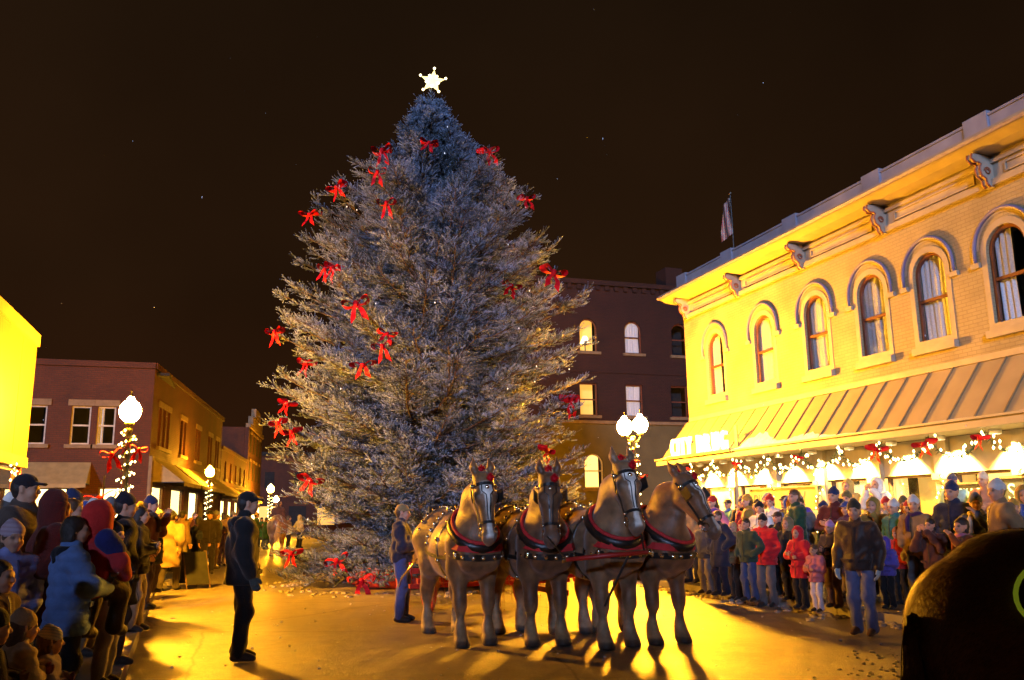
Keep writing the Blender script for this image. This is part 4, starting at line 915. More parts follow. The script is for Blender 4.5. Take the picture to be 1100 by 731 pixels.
def solid(prims, h, k=.03, cuts=(), noise=None, zclip=None):
    lo = np.min([pbox(p)[0] for p in prims], 0)-h*3; hi = np.max([pbox(p)[1] for p in prims], 0)+h*3
    n = np.ceil((hi-lo)/h).astype(int)+1; ax = [lo[i]+h*np.arange(n[i]) for i in range(3)]
    D = np.full(n, 1.0)
    def sub(pr, mar):
        a, b = pbox(pr); i0 = np.maximum(0, ((a-mar-lo)/h).astype(int)); i1 = np.minimum(n, ((b+mar-lo)/h).astype(int)+2)
        sl = tuple(slice(i0[i], i1[i]) for i in range(3))
        return sl, (ax[0][sl[0]][:, None, None], ax[1][sl[1]][None, :, None], ax[2][sl[2]][None, None, :])
    for pr in prims:
        sl, g = sub(pr, k+4*h); D[sl] = smin(D[sl], pd(pr, *g), k)
    for pr in cuts:
        sl, g = sub(pr, 3*h); D[sl] = np.maximum(D[sl], -pd(pr, *g))
    if noise is not None: D = D+noise(ax[0][:, None, None], ax[1][None, :, None], ax[2][None, None, :])
    if zclip is not None: D = np.maximum(D, zclip-ax[2][None, None, :])
    S = D < 0
    cs = [(0, 0, 0), (1, 0, 0), (0, 1, 0), (1, 1, 0), (0, 0, 1), (1, 0, 1), (0, 1, 1), (1, 1, 1)]
    cell = lambda A, c: A[c[0]:A.shape[0]-1+c[0], c[1]:A.shape[1]-1+c[1], c[2]:A.shape[2]-1+c[2]]
    cntr = sum(cell(S, c).astype(np.int8) for c in cs); act = (cntr > 0) & (cntr < 8)
    idx = np.argwhere(act); vid = np.full(act.shape, -1, np.int64); vid[act] = np.arange(len(idx))
    vals = np.stack([D[idx[:, 0]+c[0], idx[:, 1]+c[1], idx[:, 2]+c[2]] for c in cs], 1)
    acc = np.zeros((len(idx), 3)); num = np.zeros(len(idx)); ca = np.array(cs, float)
    for i in range(8):
        for j in range(i+1, 8):
            if np.abs(ca[i]-ca[j]).sum() != 1: continue
            m = (vals[:, i] < 0) != (vals[:, j] < 0); t = np.where(m, vals[:, i]/(vals[:, i]-vals[:, j]+1e-12), 0)
            acc += np.where(m[:, None], ca[i]+(ca[j]-ca[i])*t[:, None], 0); num += m
    V = lo+h*(idx+acc/num[:, None])
    fs = []
    for a in range(3):
        b, c = (a+1) % 3, (a+2) % 3
        s0 = [slice(1, -1)]*3; s0[a] = slice(0, -1); s1 = list(s0); s1[a] = slice(1, None)
        A, B = S[tuple(s0)], S[tuple(s1)]; e = np.argwhere(A != B)
        if not len(e): continue
        p = e.copy(); p[:, b] += 1; p[:, c] += 1
        flip = A[tuple(e.T)]
        def vv(db, dc):
            q = p.copy(); q[:, b] -= db; q[:, c] -= dc; return vid[tuple(q.T)]
        q = np.stack([vv(1, 1), vv(0, 1), vv(0, 0), vv(1, 0)], 1); q[~flip] = q[~flip][:, ::-1]; fs.append(q)
    Fq = np.concatenate(fs); Fq = Fq[(Fq >= 0).all(1)]
    return V, Fq
def prim_cols(prims, V, table, soft=.012):
    W = np.stack([pd(p, V[:, 0], V[:, 1], V[:, 2]) for p in prims], 1); W = np.exp(-np.clip(W-W.min(1, keepdims=True), 0, .3)/soft); W /= W.sum(1, keepdims=True)
    return W @ np.array([table[p[6]] for p in prims], float)
def folds(amp, f=22.0, seed=0.0):
    return lambda X, Y, Z: amp*(np.sin(f*Z+3*np.sin(9*X+seed)+2*np.sin(8*Y+seed*2))*.6+np.sin(f*.55*(Z+X*.7)-7*Y+seed)*.7+.5*np.sin(31*X+17*Y+12*Z+seed))
# ------------------------------------------------------------------ draught horses (local: x forward, y left, z up)
def rotz(a): return np.array([[math.cos(a), -math.sin(a), 0], [math.sin(a), math.cos(a), 0], [0, 0, 1]])
def horse(name, loc, heading, label, yaw=0.0, hyaw=0.0, lift=0.0, coat=(.19, .088, .032), low=(.42, .29, .14), blaze=True, mane='hair_blond', legs=(0, 0, 0, 0), sc=1.0, harness=True, group=None, tail_l=.75, tail_out=1.0, fur=0, h=.022, pompom=True, dark_legs=False, head_drop=0.0):
    Ry = rotz(yaw); pr = []
    T = {0: coat, 1: low, 2: (.05, .04, .035), 3: tuple(c*.55 for c in coat), 4: tuple(c*.8+.04 for c in coat), 5: (.01, .008, .008)}
    pr += [el((.02, 0, 1.17), (.80, .375, .40)), el((.58, 0, 1.22), (.36, .325, .44)), el((-.66, 0, 1.27), (.46, .375, .42)), rc((.42, 0, 1.50), (-.25, 0, 1.42), .15, .17, (1, .9, 1)), rc((-.3, 0, 1.47), (-.8, 0, 1.5), .17, .17),
           el((-.98, 0, 1.28), (.16, .24, .30)), el((.80, .15, 1.12), (.15, .14, .22)), el((.80, -.15, 1.12), (.15, .14, .22)), el((.0, 0, 1.0), (.65, .31, .28))]
    nb = np.array([.50, 0, 1.38]); po = np.array([.98, 0, 1.98+lift])-nb; po = Ry@po+nb
    md = (nb+po)/2+np.array([0, 0, .03]); perp = Ry@np.array([-.06, 0, .05])
    pr += [rc(nb, md+perp, .33, .225, (1, .72, 1)), rc(md+perp, po+np.array([0, 0, -.05]), .225, .135, (1, .75, 1)), rc(nb+[.12, 0, -.15], md+Ry@np.array([.08, 0, -.12]), .26, .15, (1, .8, 1))]
    Rh = rotz(yaw+hyaw); ca, sa = math.cos(R(20+head_drop)), math.sin(R(20+head_drop)); u = Rh@np.array([sa, 0, -ca]); v = Rh@np.array([ca, 0, sa]); w = Rh@np.array([0, 1, 0])
    HS = 1.17; hp = lambda a, b, c: po+(u*a+v*b+w*c)*HS
    pr += [rc(hp(.0, .02, 0), hp(.2, .04, 0), .130, .118), rc(hp(.16, .03, 0), hp(.56, .02, 0), .104, .074), rc(hp(.14, -.09, .03), hp(.42, -.035, .015), .098, .058), rc(hp(.14, -.09, -.03), hp(.42, -.035, -.015), .098, .058),
           el(hp(.60, .015, 0), (.088, .088, .082), None, 4), rc(hp(.60, .04, .035), hp(.62, .03, .03), .036, .03, None, 4), rc(hp(.60, .04, -.035), hp(.62, .03, -.03), .036, .03, None, 4), rc(hp(.655, -.02, 0), hp(.63, -.05, 0), .035, .03, None, 4),
           rc(hp(.15, .065, .075), hp(.2, .06, .08), .03, .028), rc(hp(.15, .065, -.075), hp(.2, .06, -.08), .03, .028)]
    ears = []
    for s_ in (1, -1): pr += [rc(hp(-.06, .0, .07*s_), hp(-.16, .03, .095*s_), .040, .042, (1, .8, 1)), rc(hp(-.16, .03, .095*s_), hp(-.29, .02, .085*s_), .042, .012)]
    for s_ in (1, -1): pr.append(el(hp(.18, .075, .098*s_), (.022, .022, .022), None, 5))
    lo_ = 3 if dark_legs else 1
    for s_, dx in ((1, legs[0]), (-1, legs[1])):
        y = .19*s_
        pr += [rc((.60, y*.95, 1.25), (.52, y, .92), .20, .145), rc((.52, y, .95), (.57+dx*.5, y, .52), .135, .070), rc((.57+dx*.5, y, .56), (.58+dx*.5, y, .47), .078, .070, None, 0), rc((.57+dx*.5, y, .48), (.56+dx, y, .20), .055, .048, None, 0),
               rc((.545+dx, y, .23), (.56+dx, y, .15), .064, .070, None, lo_), rc((.58+dx, y, .14), (.61+dx, y, .09), .064, .078, None, lo_), rc((.61+dx, y, .06), (.635+dx, y, .03), .082, .098, (1, 1, .6), 2)]
    for s_, dx in ((1, legs[2]), (-1, legs[3])):
        y = .20*s_
        pr += [rc((-.72, y*.85, 1.25), (-.52, y, .95), .27, .19), rc((-.55, y*1.02, 1.0), (-.80+dx*.5, y, .60), .18, .09), rc((-.82+dx*.5, y, .62), (-.81+dx*.5, y, .50), .082, .070, None, 0), rc((-.81+dx*.5, y, .54), (-.77+dx, y, .20), .062, .052, None, 0),
               rc((-.775+dx, y, .23), (-.755+dx, y, .15), .066, .072, None, lo_), rc((-.75+dx, y, .14), (-.71+dx, y, .09), .064, .078, None, lo_), rc((-.71+dx, y, .06), (-.685+dx, y, .03), .082, .098, (1, 1, .6), 2)]
    cuts = [el(hp(.615, .062, .04), (.016, .016, .016)), el(hp(.615, .062, -.04), (.016, .016, .016))]
    V, Fq = solid(pr, h, .062, cuts, lambda X, Y, Z: .007*(np.sin(7*X+5*Z)*np.sin(9*Y+1)+np.sin(11*Z-6*X+4*Y)*.7)*np.clip((Z-.6)/.3, 0, 1)*np.clip((1.75-Z)/.2, 0, 1))
    V[:, 2] = np.maximum(V[:, 2], .002)
    C = prim_cols(pr, V, T, .02); lk = np.clip((.56-V[:, 2])/.34, 0, 1)*(V[:, 2] > .085)*(0 if dark_legs else 1); C = C*(1-lk[:, None])+np.array(low)*lk[:, None]
    q = (V-po)/HS; a_, b_, c_ = q@u, q@v, q@w
    hd = (a_ > -.1) & (a_ < .75) & (np.abs(c_) < .16) & (np.abs(b_) < .25)
    if blaze:
        bw = .040+.016*np.sin(a_*9+1)+.02*(a_ < .16); k = np.clip((bw-np.abs(c_))/.010, 0, 1)*hd*(b_ > .03)*np.clip((a_-.03)/.03, 0, 1)*np.clip((.64-a_)/.03, 0, 1); C = C*(1-k[:, None])+np.array([.78, .72, .62])*k[:, None]
    bel = np.clip((1.0-V[:, 2])/.25, 0, 1)*np.clip((V[:, 2]-.74)/.12, 0, 1)*.3; C = C*(1-bel[:, None])+np.array(low)*bel[:, None]*.9
    rz = math.atan2(heading[1], heading[0])
    o = empty(name, loc, rz, sc); tag(o, label, 'horse', group)
    np_mesh('body', V, Fq, M['horse'], o, True, C)
    if fur:                                    # short hair lying along the hide
        r2 = np.random.default_rng(9); tri = Fq; ce = V[tri].mean(1); e1 = V[tri[:, 1]]-V[tri[:, 0]]; e2 = V[tri[:, 3]]-V[tri[:, 0]]; nn_ = np.cross(e1, e2); nn_ /= np.linalg.norm(nn_, axis=1)[:, None]+1e-9
        sel = np.where((ce[:, 0] < .5) & (ce[:, 2] > .5) & (ce[:, 1] < .3))[0]; pk = r2.choice(sel, fur); N_ = nn_[pk]; P_ = ce[pk]+e1[pk]*r2.uniform(-.5, .5, (fur, 1))+e2[pk]*r2.uniform(-.5, .5, (fur, 1))
        fl_ = np.array([-.75, 0, -.55])+.25*np.stack([np.sin(P_[:, 2]*9), np.sin(P_[:, 0]*7+2), np.cos(P_[:, 0]*8)], 1)+r2.normal(size=(fur, 3))*.18; fl_ -= N_*(fl_*N_).sum(1)[:, None]; fl_ /= np.linalg.norm(fl_, axis=1)[:, None]
        sd_ = np.cross(N_, fl_)*.0011; ln_ = r2.uniform(.014, .03, (fur, 1)); V3 = np.stack([P_-sd_-N_*.002, P_+sd_-N_*.002, P_+fl_*ln_+N_*ln_*.22], 1).reshape(-1, 3)
        cf = np.repeat(np.array(coat)*r2.uniform(.5, 2.2, (fur, 1)), 3, 0); fo = np_mesh('fur', V3, np.arange(3*fur).reshape(-1, 3), M['fur'], o, False, cf); fo['kind'] = 'stuff'
    if not dark_legs and harness:
        for lx, ly in ((.56+legs[0], .19), (.56+legs[1], -.19), (-.76+legs[2], .2), (-.76+legs[3], -.2)):
            vs_, fs_ = [], []; r2 = np.random.default_rng(int(abs(lx)*999))
            for i in range(110):
                a = r2.uniform(0, 6.28); z_ = r2.uniform(.12, .27); dd = np.array([math.cos(a)-.35, math.sin(a), 0]); p = np.array([lx-.005, ly, z_])+np.array([math.cos(a), math.sin(a), 0])*.055; q_ = np.array([-math.sin(a), math.cos(a), 0])*.006; ll = r2.uniform(.06, .12); b = len(vs_)
                e_ = p+dd*ll*.45+np.array([0, 0, -ll]); e_[2] = max(.012, e_[2]); vs_ += [p-q_, p+q_, e_]; fs_.append((b, b+1, b+2))
            np_mesh('feather', np.array(vs_), np.array(fs_), M['hair_blond'], o, True)
    # mane and forelock strands, tail
    def strands(P0, dirs, L, n, wd, nm, mt, seed, drop=.9):
        r2 = np.random.default_rng(seed); vs_, fs_ = [], []
        for i in range(n):
            t = r2.random(); k = t*(len(P0)-1); j = min(int(k), len(P0)-2); p = P0[j]*(1-(k-j))+P0[j+1]*(k-j)+r2.normal(size=3)*.012
            d = dirs[r2.integers(len(dirs))]+r2.normal(size=3)*.22; ll = L*r2.uniform(.6, 1.15); s_ = np.cross(d, [0, 0, 1.0])+r2.normal(size=3)*.4; s_ /= np.linalg.norm(s_)+1e-9; b = len(vs_)
            for m in range(5):
                f = m/4; pt = p+d*ll*.35*f+np.array([0, 0, -drop])*ll*f**1.5; ww = wd*(1-f*.8); vs_ += [pt-s_*ww, pt+s_*ww]
                if m: fs_.append((b+2*m-2, b+2*m-1, b+2*m+1, b+2*m))
        return np_mesh(nm, np.array(vs_), np.array(fs_), M[mt], o, True)
    crest = [nb+np.array([-.12, 0, .30]), md+perp*1.2+Ry@np.array([-.15, 0, .13]), po+Rh@np.array([-.10, 0, .02]), hp(-.10, .02, 0)]
    strands(crest, [Ry@np.array([-.2, .9, .1]), Ry@np.array([-.2, -.9, .1])], .24, 260, .010, 'mane', mane, 3)
    strands([hp(-.1, .06, -.02), hp(-.1, .06, .02)], [v*.6], .2, 26, .008, 'forelock', mane, 4)
    tb = np.array([-1.12-.05*(1-tail_out), 0, 1.40]); strands([tb, tb+[-.06*tail_out, 0, -.1], tb+[-.10*tail_out, 0, -.32]], [np.array([-.5*tail_out, 0, 0]), np.array([-.35*tail_out, .25, 0]), np.array([-.35*tail_out, -.25, 0])], tail_l, 220, .012, 'tail', mane if not dark_legs else 'hair_brown', 5, 1.0)
    inv = [pr, o, hp, u, v, w, po, nb, md, perp, Ry, Rh]
    if harness: dress(inv, pompom)
    return o
def trace(prims, c, d):                        # from outside towards c along -d, land on the hide
    p = np.array(c)+np.array(d)*.9; d = np.array(d)/np.linalg.norm(d)
    for _ in range(40):
        s_ = sdf_pts(prims, p[None], .075)[0]
        if s_ < .004: break
        p = p-d*s_*.9
    return p
def strap(prims, rays, w, name, m, parent, studs=0, t=.006, lift=.006):
    P = [trace(prims, c, d) for c, d in rays]; N = [np.array(d)/np.linalg.norm(d) for c, d in rays]; P = [p+n*lift for p, n in zip(P, N)]
    o = MB().ribbon(P, N, w, t).build(name, m, parent)
    if studs:
        Pa = np.array(P); seg = np.linalg.norm(np.diff(Pa, axis=0), axis=1); cum = np.concatenate([[0], np.cumsum(seg)])
        for k in range(studs):
            f = (k+.5)/studs*cum[-1]; c = [np.interp(f, cum, Pa[:, i]) for i in range(3)]; n = [np.interp(f, cum, np.array(N)[:, i]) for i in range(3)]
            MB().sphere(np.array(c)+np.array(n)*(t+.004), .030, 7, 4).build('stud', M['brass'], o, True)
    return o
def dress(inv, pompom):
    pr, o, hp, u, v, w, po, nb, md, perp, Ry, Rh = inv
    body = pr[:9]
    # collar: padded ring round the neck base, with hames and red facing
    ax = (md-nb)/np.linalg.norm(md-nb); cen = nb+ax*.12; side = Ry@np.array([0, 1.0, 0]); upv = np.cross(ax, side); ring, ring2, ring3 = [], [], []
    for k in range(22):
        a = 2*math.pi*k/22; ca, sa = math.cos(a), math.sin(a); yy, zz = .275*sa*(1-.15*ca), (.43*ca-.04)
        ring.append(cen+side*yy-upv*(-zz)*1.0+ax*(-.06-.05*ca)); ring2.append(cen+side*yy*1.02+upv*zz*1.02+ax*(.01-.05*ca)); ring3.append(cen+side*yy*1.1+upv*zz*1.08+ax*(-.07-.05*ca))
    MB().tube(ring, .070, 8, closed=True).build('collar', M['leather'], o, True)
    MB().tube(ring2, .024, 8, closed=True).build('collar_facing', M['harness_red'], o, True)
    for s_ in (1, -1):
        idx = range(1, 10) if s_ > 0 else range(21, 12, -1)
        pts = [ring3[k] for k in idx]; top_ = ring3[0]+side*s_*.07+upv*.13; hm = MB().tube([top_]+pts, [.014]+[.019]*len(pts), 6).build('hame', M['brass'], o, True); MB().sphere(top_, .03, 8, 6).build('hame_ball', M['brass'], hm, True)
    # breast strap and red apron
    strap(body+pr[9:12], [((.45, y, 1.12-.04*(1-abs(y)/.4)), (.8, y*1.6, -.02)) for y in np.linspace(-.36, .36, 13)], .075, 'breast_strap', M['leather'], o, 11)
    strap(body+pr[9:12], [((.45, y, 1.24-.10*(1-(y/.28)**2)), (.8, y*1.6, .05)) for y in np.linspace(-.28, .28, 11)], .085, 'breast_apron', M['harness_red'], o, 0)
    for y in (-.2, .2): MB().sphere(trace(body, (.5, y, 1.12), (.8, y*1.6, 0))+np.array([.015, 0, 0]), .035, 8, 5).build('buckle', M['brass'], o, True)
    # back pad and girth, breeching, hip straps, traces
    strap(body, [((.18, 0, 1.2), (0, math.sin(a), math.cos(a))) for a in np.linspace(-2.9, 2.9, 30)], .07, 'back_pad', M['leather'], o, 9)
    strap(body, [((-.62, 0, 1.22), (0, math.sin(a), math.cos(a))) for a in np.linspace(-1.85, 1.85, 21)], .045, 'hip_strap', M['leather'], o, 14)
    strap(body, [((-.30, 0, 1.22), (-.15*abs(math.sin(a)), math.sin(a), math.cos(a))) for a in np.linspace(-1.7, 1.7, 19)], .045, 'loin_strap', M['leather'], o, 14)
    strap(body, [((-.6, y, 1.05), (-.9, y*2.0, 0)) for y in np.linspace(-.40, .40, 15)], .06, 'breeching', M['leather'], o, 6)
    strap(body, [((x, 0, 1.35), (0, 0, 1)) for x in np.linspace(.25, -1.0, 14)], .04, 'back_strap', M['leather'], o, 10)
    for s_ in (1, -1):
        strap(body, [((x, 0, 1.08-.03*math.sin(x*2)), (0, s_, 0)) for x in np.linspace(.62, -1.0, 18)], .05, 'trace', M['leather'], o, 0)
        e = trace(body, (-1.0, 0, 1.08), (0, s_, 0)); MB().tube([e, (-1.6, s_*.36, .7), (-1.9, s_*.32, .55)], .014, 6).build('trace_chain', M['brass'], o, True)
        MB().tube([trace(body, (.10, 0, 1.5), (0, s_*.5, 1)), trace(body, (.10, 0, 1.5), (0, s_*.5, 1))+np.array([0, s_*.02, .10])], .012, 6).build('terret', M['brass'], o, True)
    # bridle
    H_ = pr[12:28]
    def hs(a, bs, wd, nm, mt, lf=.004): return strap(H_, [(hp(a_, b_ or 0, 0), v*cv+w*cw) for a_, b_, cv, cw in bs], wd, nm, mt, o, 0, .006, lf)
    hs(0, [(.46, -.02, math.cos(t_), math.sin(t_)) for t_ in np.linspace(-2.6, 2.6, 19)], .035, 'noseband', M['leather'])
    hs(0, [(.055, 0, math.cos(t_), math.sin(t_)) for t_ in np.linspace(-1.7, 1.7, 13)], .04, 'browband', M['leather'])
    for s_ in (1, -1):
        hs(0, [(a_, -.02, .1, s_) for a_ in np.linspace(-.02, .50, 12)], .03, 'cheek_strap', M['leather'])
        hs(0, [(a_, .01, 1, s_*.16*(1+2*(a_ < .15))) for a_ in np.linspace(.06, .44, 10)], .012, 'face_strap', M['leather'])
        c = hp(.165, .05, s_*.150); MB().obox(c, u*.07, (v*.07+w*s_*.025), w*.006).build('blinker', M['leather'], o)
        MB().sphere(hp(.05, .02, s_*.125), .03, 8, 5).build('rosette', M['brass'], o, True); MB().tube([hp(.545+.045*math.cos(t_), .0+.045*math.sin(t_), s_*.085) for t_ in np.linspace(0, 6.28, 13)[:-1]], .008, 5, closed=True).build('bit_ring', M['brass'], o, True)
        MB().sphere(hp(.46, .01, s_*.088), .022, 7, 5).build('strap_boss', M['brass'], o, True)
    MB().sphere(hp(.10, .125, 0), .034, 8, 5).build('brow_boss', M['brass'], o, True)
    if pompom:
        for k, (a_, b_, c_) in enumerate(((-.15, .0, 0), (.0, .135, .045))):
            V_, F_ = garland_mesh([hp(a_, b_, c_), hp(a_-.001, b_, c_+.001), hp(a_-.012, b_, c_)], .055, 26000, 8+k); np_mesh('pompom', V_, F_, M['bow'], o)
            MB().sphere(hp(a_, b_, c_), .040, 8, 6).build('pompom_core', M['bow'], o, True)
hd_ = lambda a: (math.sin(R(a)), -math.cos(R(a)))     # heading: degrees from straight towards the camera side (-y)
def at_front(px, py, ang, sc=1.0):                   # front hooves stand on this photo pixel
    p = gnd(px, py); d = hd_(ang); return (p[0]-d[0]*.60*sc, p[1]-d[1]*.60*sc, 0.0)
M['fur'] = attr_mat('horse_fur', .6, 0, 1, .3, 6, .35)
HG = 'team of draught horses'
M['horse'] = M['horse']
horse('draught_horse', at_front(510, 694, 4), hd_(4), 'leftmost sorrel draught horse with a white blaze and studded harness', yaw=R(-2), hyaw=R(-2), legs=(.0, .05, .06, -.04), group=HG, sc=1.0)
horse('draught_horse', at_front(588, 694, 2), hd_(2), 'second draught horse from the left, plain dark face', yaw=R(-10), hyaw=R(-8), coat=(.13, .056, .022), blaze=False, legs=(.04, -.03, -.1, .03), group=HG, sc=1.0, head_drop=-2, lift=-.02)
horse('draught_horse', at_front(664, 696, 3), hd_(3), 'third draught horse from the left, pale blaze and pricked ears', yaw=R(-5), hyaw=R(-2), coat=(.21, .11, .05), low=(.46, .34, .2), legs=(-.02, .04, .02, -.08), group=HG, sc=1.02, lift=.05, head_drop=6)
horse('draught_horse', at_front(719, 692, 8), hd_(8), 'rightmost draught horse of the team turning its head aside', yaw=R(8), hyaw=R(10), coat=(.18, .075, .028), legs=(.03, -.03, .04, .0), group=HG, sc=.99, head_drop=14, lift=-.03)
# red spreader bar and lead lines between the middle horses
a, b = atY(604, 602, 9.35), atY(700, 593, 9.0)
sb = tag(empty('spreader_bar', tuple(a)), 'red wooden spreader bar slung before the two right horses', 'harness bar'); dv = b-a
MB().tube([(0, 0, 0), tuple(dv*.5+np.array([0, 0, .004])), tuple(dv)], [.022, .03, .022], 8).build('bar', M['redpaint'], sb, True)
for f in (0.02, .98): MB().tube([tuple(dv*(f-.02)), tuple(dv*(f+.02))], .033, 8).build('ferrule', M['brass'], sb, True)
for f, e in ((.05, (-.1, .35, .25)), (.92, (.1, .3, .3))): MB().tube([tuple(dv*f), tuple(dv*f+np.array(e))], .01, 6).build('strap', M['leather'], sb)
MB().tube([tuple(dv*.75), tuple(dv*.45+np.array([.05, .1, -.55]))], .014, 6).build('hanging_strap', M['leather'], sb)
# far horse seen from behind, down the street; dark horse in the near right foreground
fh = gnd(297, 597); horse('saddle_horse', (fh[0], fh[1], 0), (.05, 1), 'distant brown horse seen from behind down the street', coat=(.14, .06, .022), blaze=False, harness=False, h=.03)
fp = (3.16, 2.2, 0)
horse('dark_horse', fp, (.985, -.174), 'big dark bay horse rump filling the near right corner', coat=(.13, .060, .032), low=(.06, .03, .018), blaze=False, harness=False, mane='hair_dark', dark_legs=True, h=.016, fur=170000, sc=.90, tail_l=.6, tail_out=.2)
M['hiviz'] = emis('hiviz_glow', (.62, .8, .04), .12, False)  # weak glow painted into the trim in place of light thrown back
pad = tag(empty('rump_pad', fp), 'dark rump patch with a yellow-green reflective edge on the near horse', 'rump pad'); pad.rotation_euler = (0, 0, math.atan2(-.174, .985)); pad.scale = (.90,)*3
pr_ = [el((.02, 0, 1.17), (.80, .375, .40)), el((-.66, 0, 1.27), (.46, .375, .42)), rc((.42, 0, 1.50), (-.25, 0, 1.42), .15, .17, (1, .9, 1)), rc((-.3, 0, 1.47), (-.8, 0, 1.5), .17, .17)]
pr_ += [el((-.98, 0, 1.28), (.16, .24, .30)), rc((-.72, .17, 1.25), (-.52, .2, .95), .27, .19), rc((-.72, -.17, 1.25), (-.52, -.2, .95), .27, .19)]
_a = math.atan2(-.174, .985); _R = rotz(_a).T
def on_hide(px, py):                           # where that line of sight meets the near horse's hide, in its own frame
    o_ = _R@((np.array([0, 0, CZ])-np.array(fp))/.90); d_ = _R@ray(px, py); d_ /= np.linalg.norm(d_); t_ = .5
    for _ in range(80):
        k_ = sdf_pts(pr_, (o_+d_*t_)[None], .06)[0]
        if k_ < .006: break
        t_ += k_*.8
    return o_+d_*(t_-.012)
loop_px = [(1097+34*(1-math.cos(t_))-6, 638-32*math.sin(t_)*-1) for t_ in np.linspace(0, 2*math.pi, 25)[:-1]]
pe = [on_hide(*p) for p in loop_px]
MB().tube(pe, .009, 6, closed=True).build('reflective_edge', M['hiviz'], pad, True)
cen_ = on_hide(1125, 638); MB().add([tuple(cen_)]+[tuple(p) for p in pe], [(0, k+1, (k+1) % len(pe)+1) for k in range(len(pe))]).build('pad_cloth', M['leather'], pad, True)

# ------------------------------------------------------------------ wagon behind the team
wg = tag(empty('wagon', (4.15, 14.3, 0), R(2)), 'dark farm wagon with red wheels behind the horse team', 'wagon')
def wheel(x, y, r_, nsp=12):
    o = MB().tube([(x, y+r_*math.cos(a), r_+r_*math.sin(a)) for a in np.linspace(0, 2*math.pi, 29)[:-1]], .035, 6, closed=True).build('wheel', M['redpaint'], wg, True)
    for k in range(nsp):
        a = 2*math.pi*k/nsp; MB().tube([(x, y, r_), (x, y+.95*r_*math.cos(a), r_+.95*r_*math.sin(a))], .02, 5).build('spoke', M['redpaint'], o)
    MB().tube([(x-.1, y, r_), (x+.1, y, r_)], .08, 10).build('hub', M['redpaint'], o, True)
for x in (-.85, .85): wheel(x, .6, .45); wheel(x, 2.5, .56)
box('axle', M['redpaint'], wg, -.83, .83, .55, .65, .40, .5); box('axle', M['redpaint'], wg, -.83, .83, 2.45, 2.55, .5, .6); box('reach', M['redpaint'], wg, -.05, .05, .3, 2.7, .61, .69)
box('tongue', M['redpaint'], wg, -.05, .05, -3.3, .5, .53, .60); box('doubletree', M['redpaint'], wg, -1.5, 1.5, -1.3, -1.2, .605, .68)
for x in (-1.3, -.45, .45, 1.3): box('singletree', M['redpaint'], wg, x-.38, x+.38, -1.55, -1.47, .56, .62)
box('floor', M['wood'], wg, -.75, .75, .2, 3.0, .72, .78); 
for x in (-.75, .70): box('side_board', M['wood'], wg, x, x+.05, .2, 3.0, .782, 1.15)
box('dash_board', M['wood'], wg, -.695, .695, .2, .25, .782, 1.3); box('tail_board', M['wood'], wg, -.695, .695, 2.95, 3.0, .782, 1.15)
box('seat', M['leather'], wg, -.69, .69, .8, 1.2, 1.3, 1.4); box('seat_back', M['leather'], wg, -.69, .69, 1.2, 1.27, 1.4, 1.75)
for x in (-.6, .55): box('seat_leg', M['wood'], wg, x, x+.05, .9, 1.1, .782, 1.3)
# ------------------------------------------------------------------ people (local: facing +y, x to their right hand, z up; 1.75 m tall at scale 1)
SK = {0: (.50, .27, .17), 1: (.42, .17, .12), 2: (.03, .02, .02), 3: (.55, .30, .2)}
POSES = {   # elbow, wrist for right arm (x>0) and left arm; leg forward offsets
 'down': (((.27, -.03, 1.13), (.27, .07, .88)), ((-.27, -.03, 1.13), (-.27, .06, .88)), (.0, .03)),
 'pocket': (((.32, -.08, 1.15), (.22, .10, .98)), ((-.32, -.08, 1.15), (-.22, .10, .98)), (.02, -.02)),
 'folded': (((.28, .05, 1.13), (.02, .22, 1.12)), ((-.28, .05, 1.13), (-.03, .24, 1.17)), (.0, .04)),
 'camera': (((.27, .16, 1.22), (.09, .27, 1.50)), ((-.27, .16, 1.22), (-.09, .27, 1.50)), (.0, .0)),
 'carry': (((.27, .10, 1.14), (.05, .30, 1.10)), ((-.25, .14, 1.16), (-.06, .32, 1.22)), (.0, .03)),
 'walk': (((.27, -.14, 1.16), (.27, -.10, .92)), ((-.27, .06, 1.15), (-.24, .22, .98)), (.22, -.20)),
 'phone': (((.27, -.02, 1.14), (.26, .08, .90)), ((-.27, .14, 1.2), (-.10, .26, 1.46)), (.03, .0)),
 'sit': (((.26, .05, 1.14), (.12, .30, 1.05)), ((-.26, .05, 1.14), (-.10, .32, 1.05)), (.0, .0)),
}
_pm = {}
def hand_mesh(P, d, n, s_, glove):
    d, n = np.array(d, float), np.array(n, float); d /= np.linalg.norm(d); n -= d*(n@d); n /= np.linalg.norm(n); s = np.cross(d, n)*s_
    g = .004 if glove else 0; pr = [rc(P-d*.03, P+d*.02, .027+g, .028+g), rc(P+d*.03+s*.012, P+d*.075+s*.016, .024+g, .022+g), rc(P+d*.03-s*.012, P+d*.075-s*.018, .024+g, .021+g)]
    for k, (o, L) in enumerate(((.031, .068), (.011, .078), (-.010, .073), (-.030, .056))):
        b = P+d*.085+s*o; m = b+d*L*.5+n*.012; e = m+d*L*.36+n*L*.38; pr += [rc(b-d*.01, m, .0105+g, .0095+g), rc(m, e, .0095+g, .008+g)]
    b = P+d*.02+s*.028; m = b+d*.035+s*.030+n*.008; e = m+d*.034+s*.006+n*.010; pr += [rc(b, m, .014+g, .012+g), rc(m, e, .012+g, .0095+g)]
    return solid(pr, .0065 if glove else .006, .008)
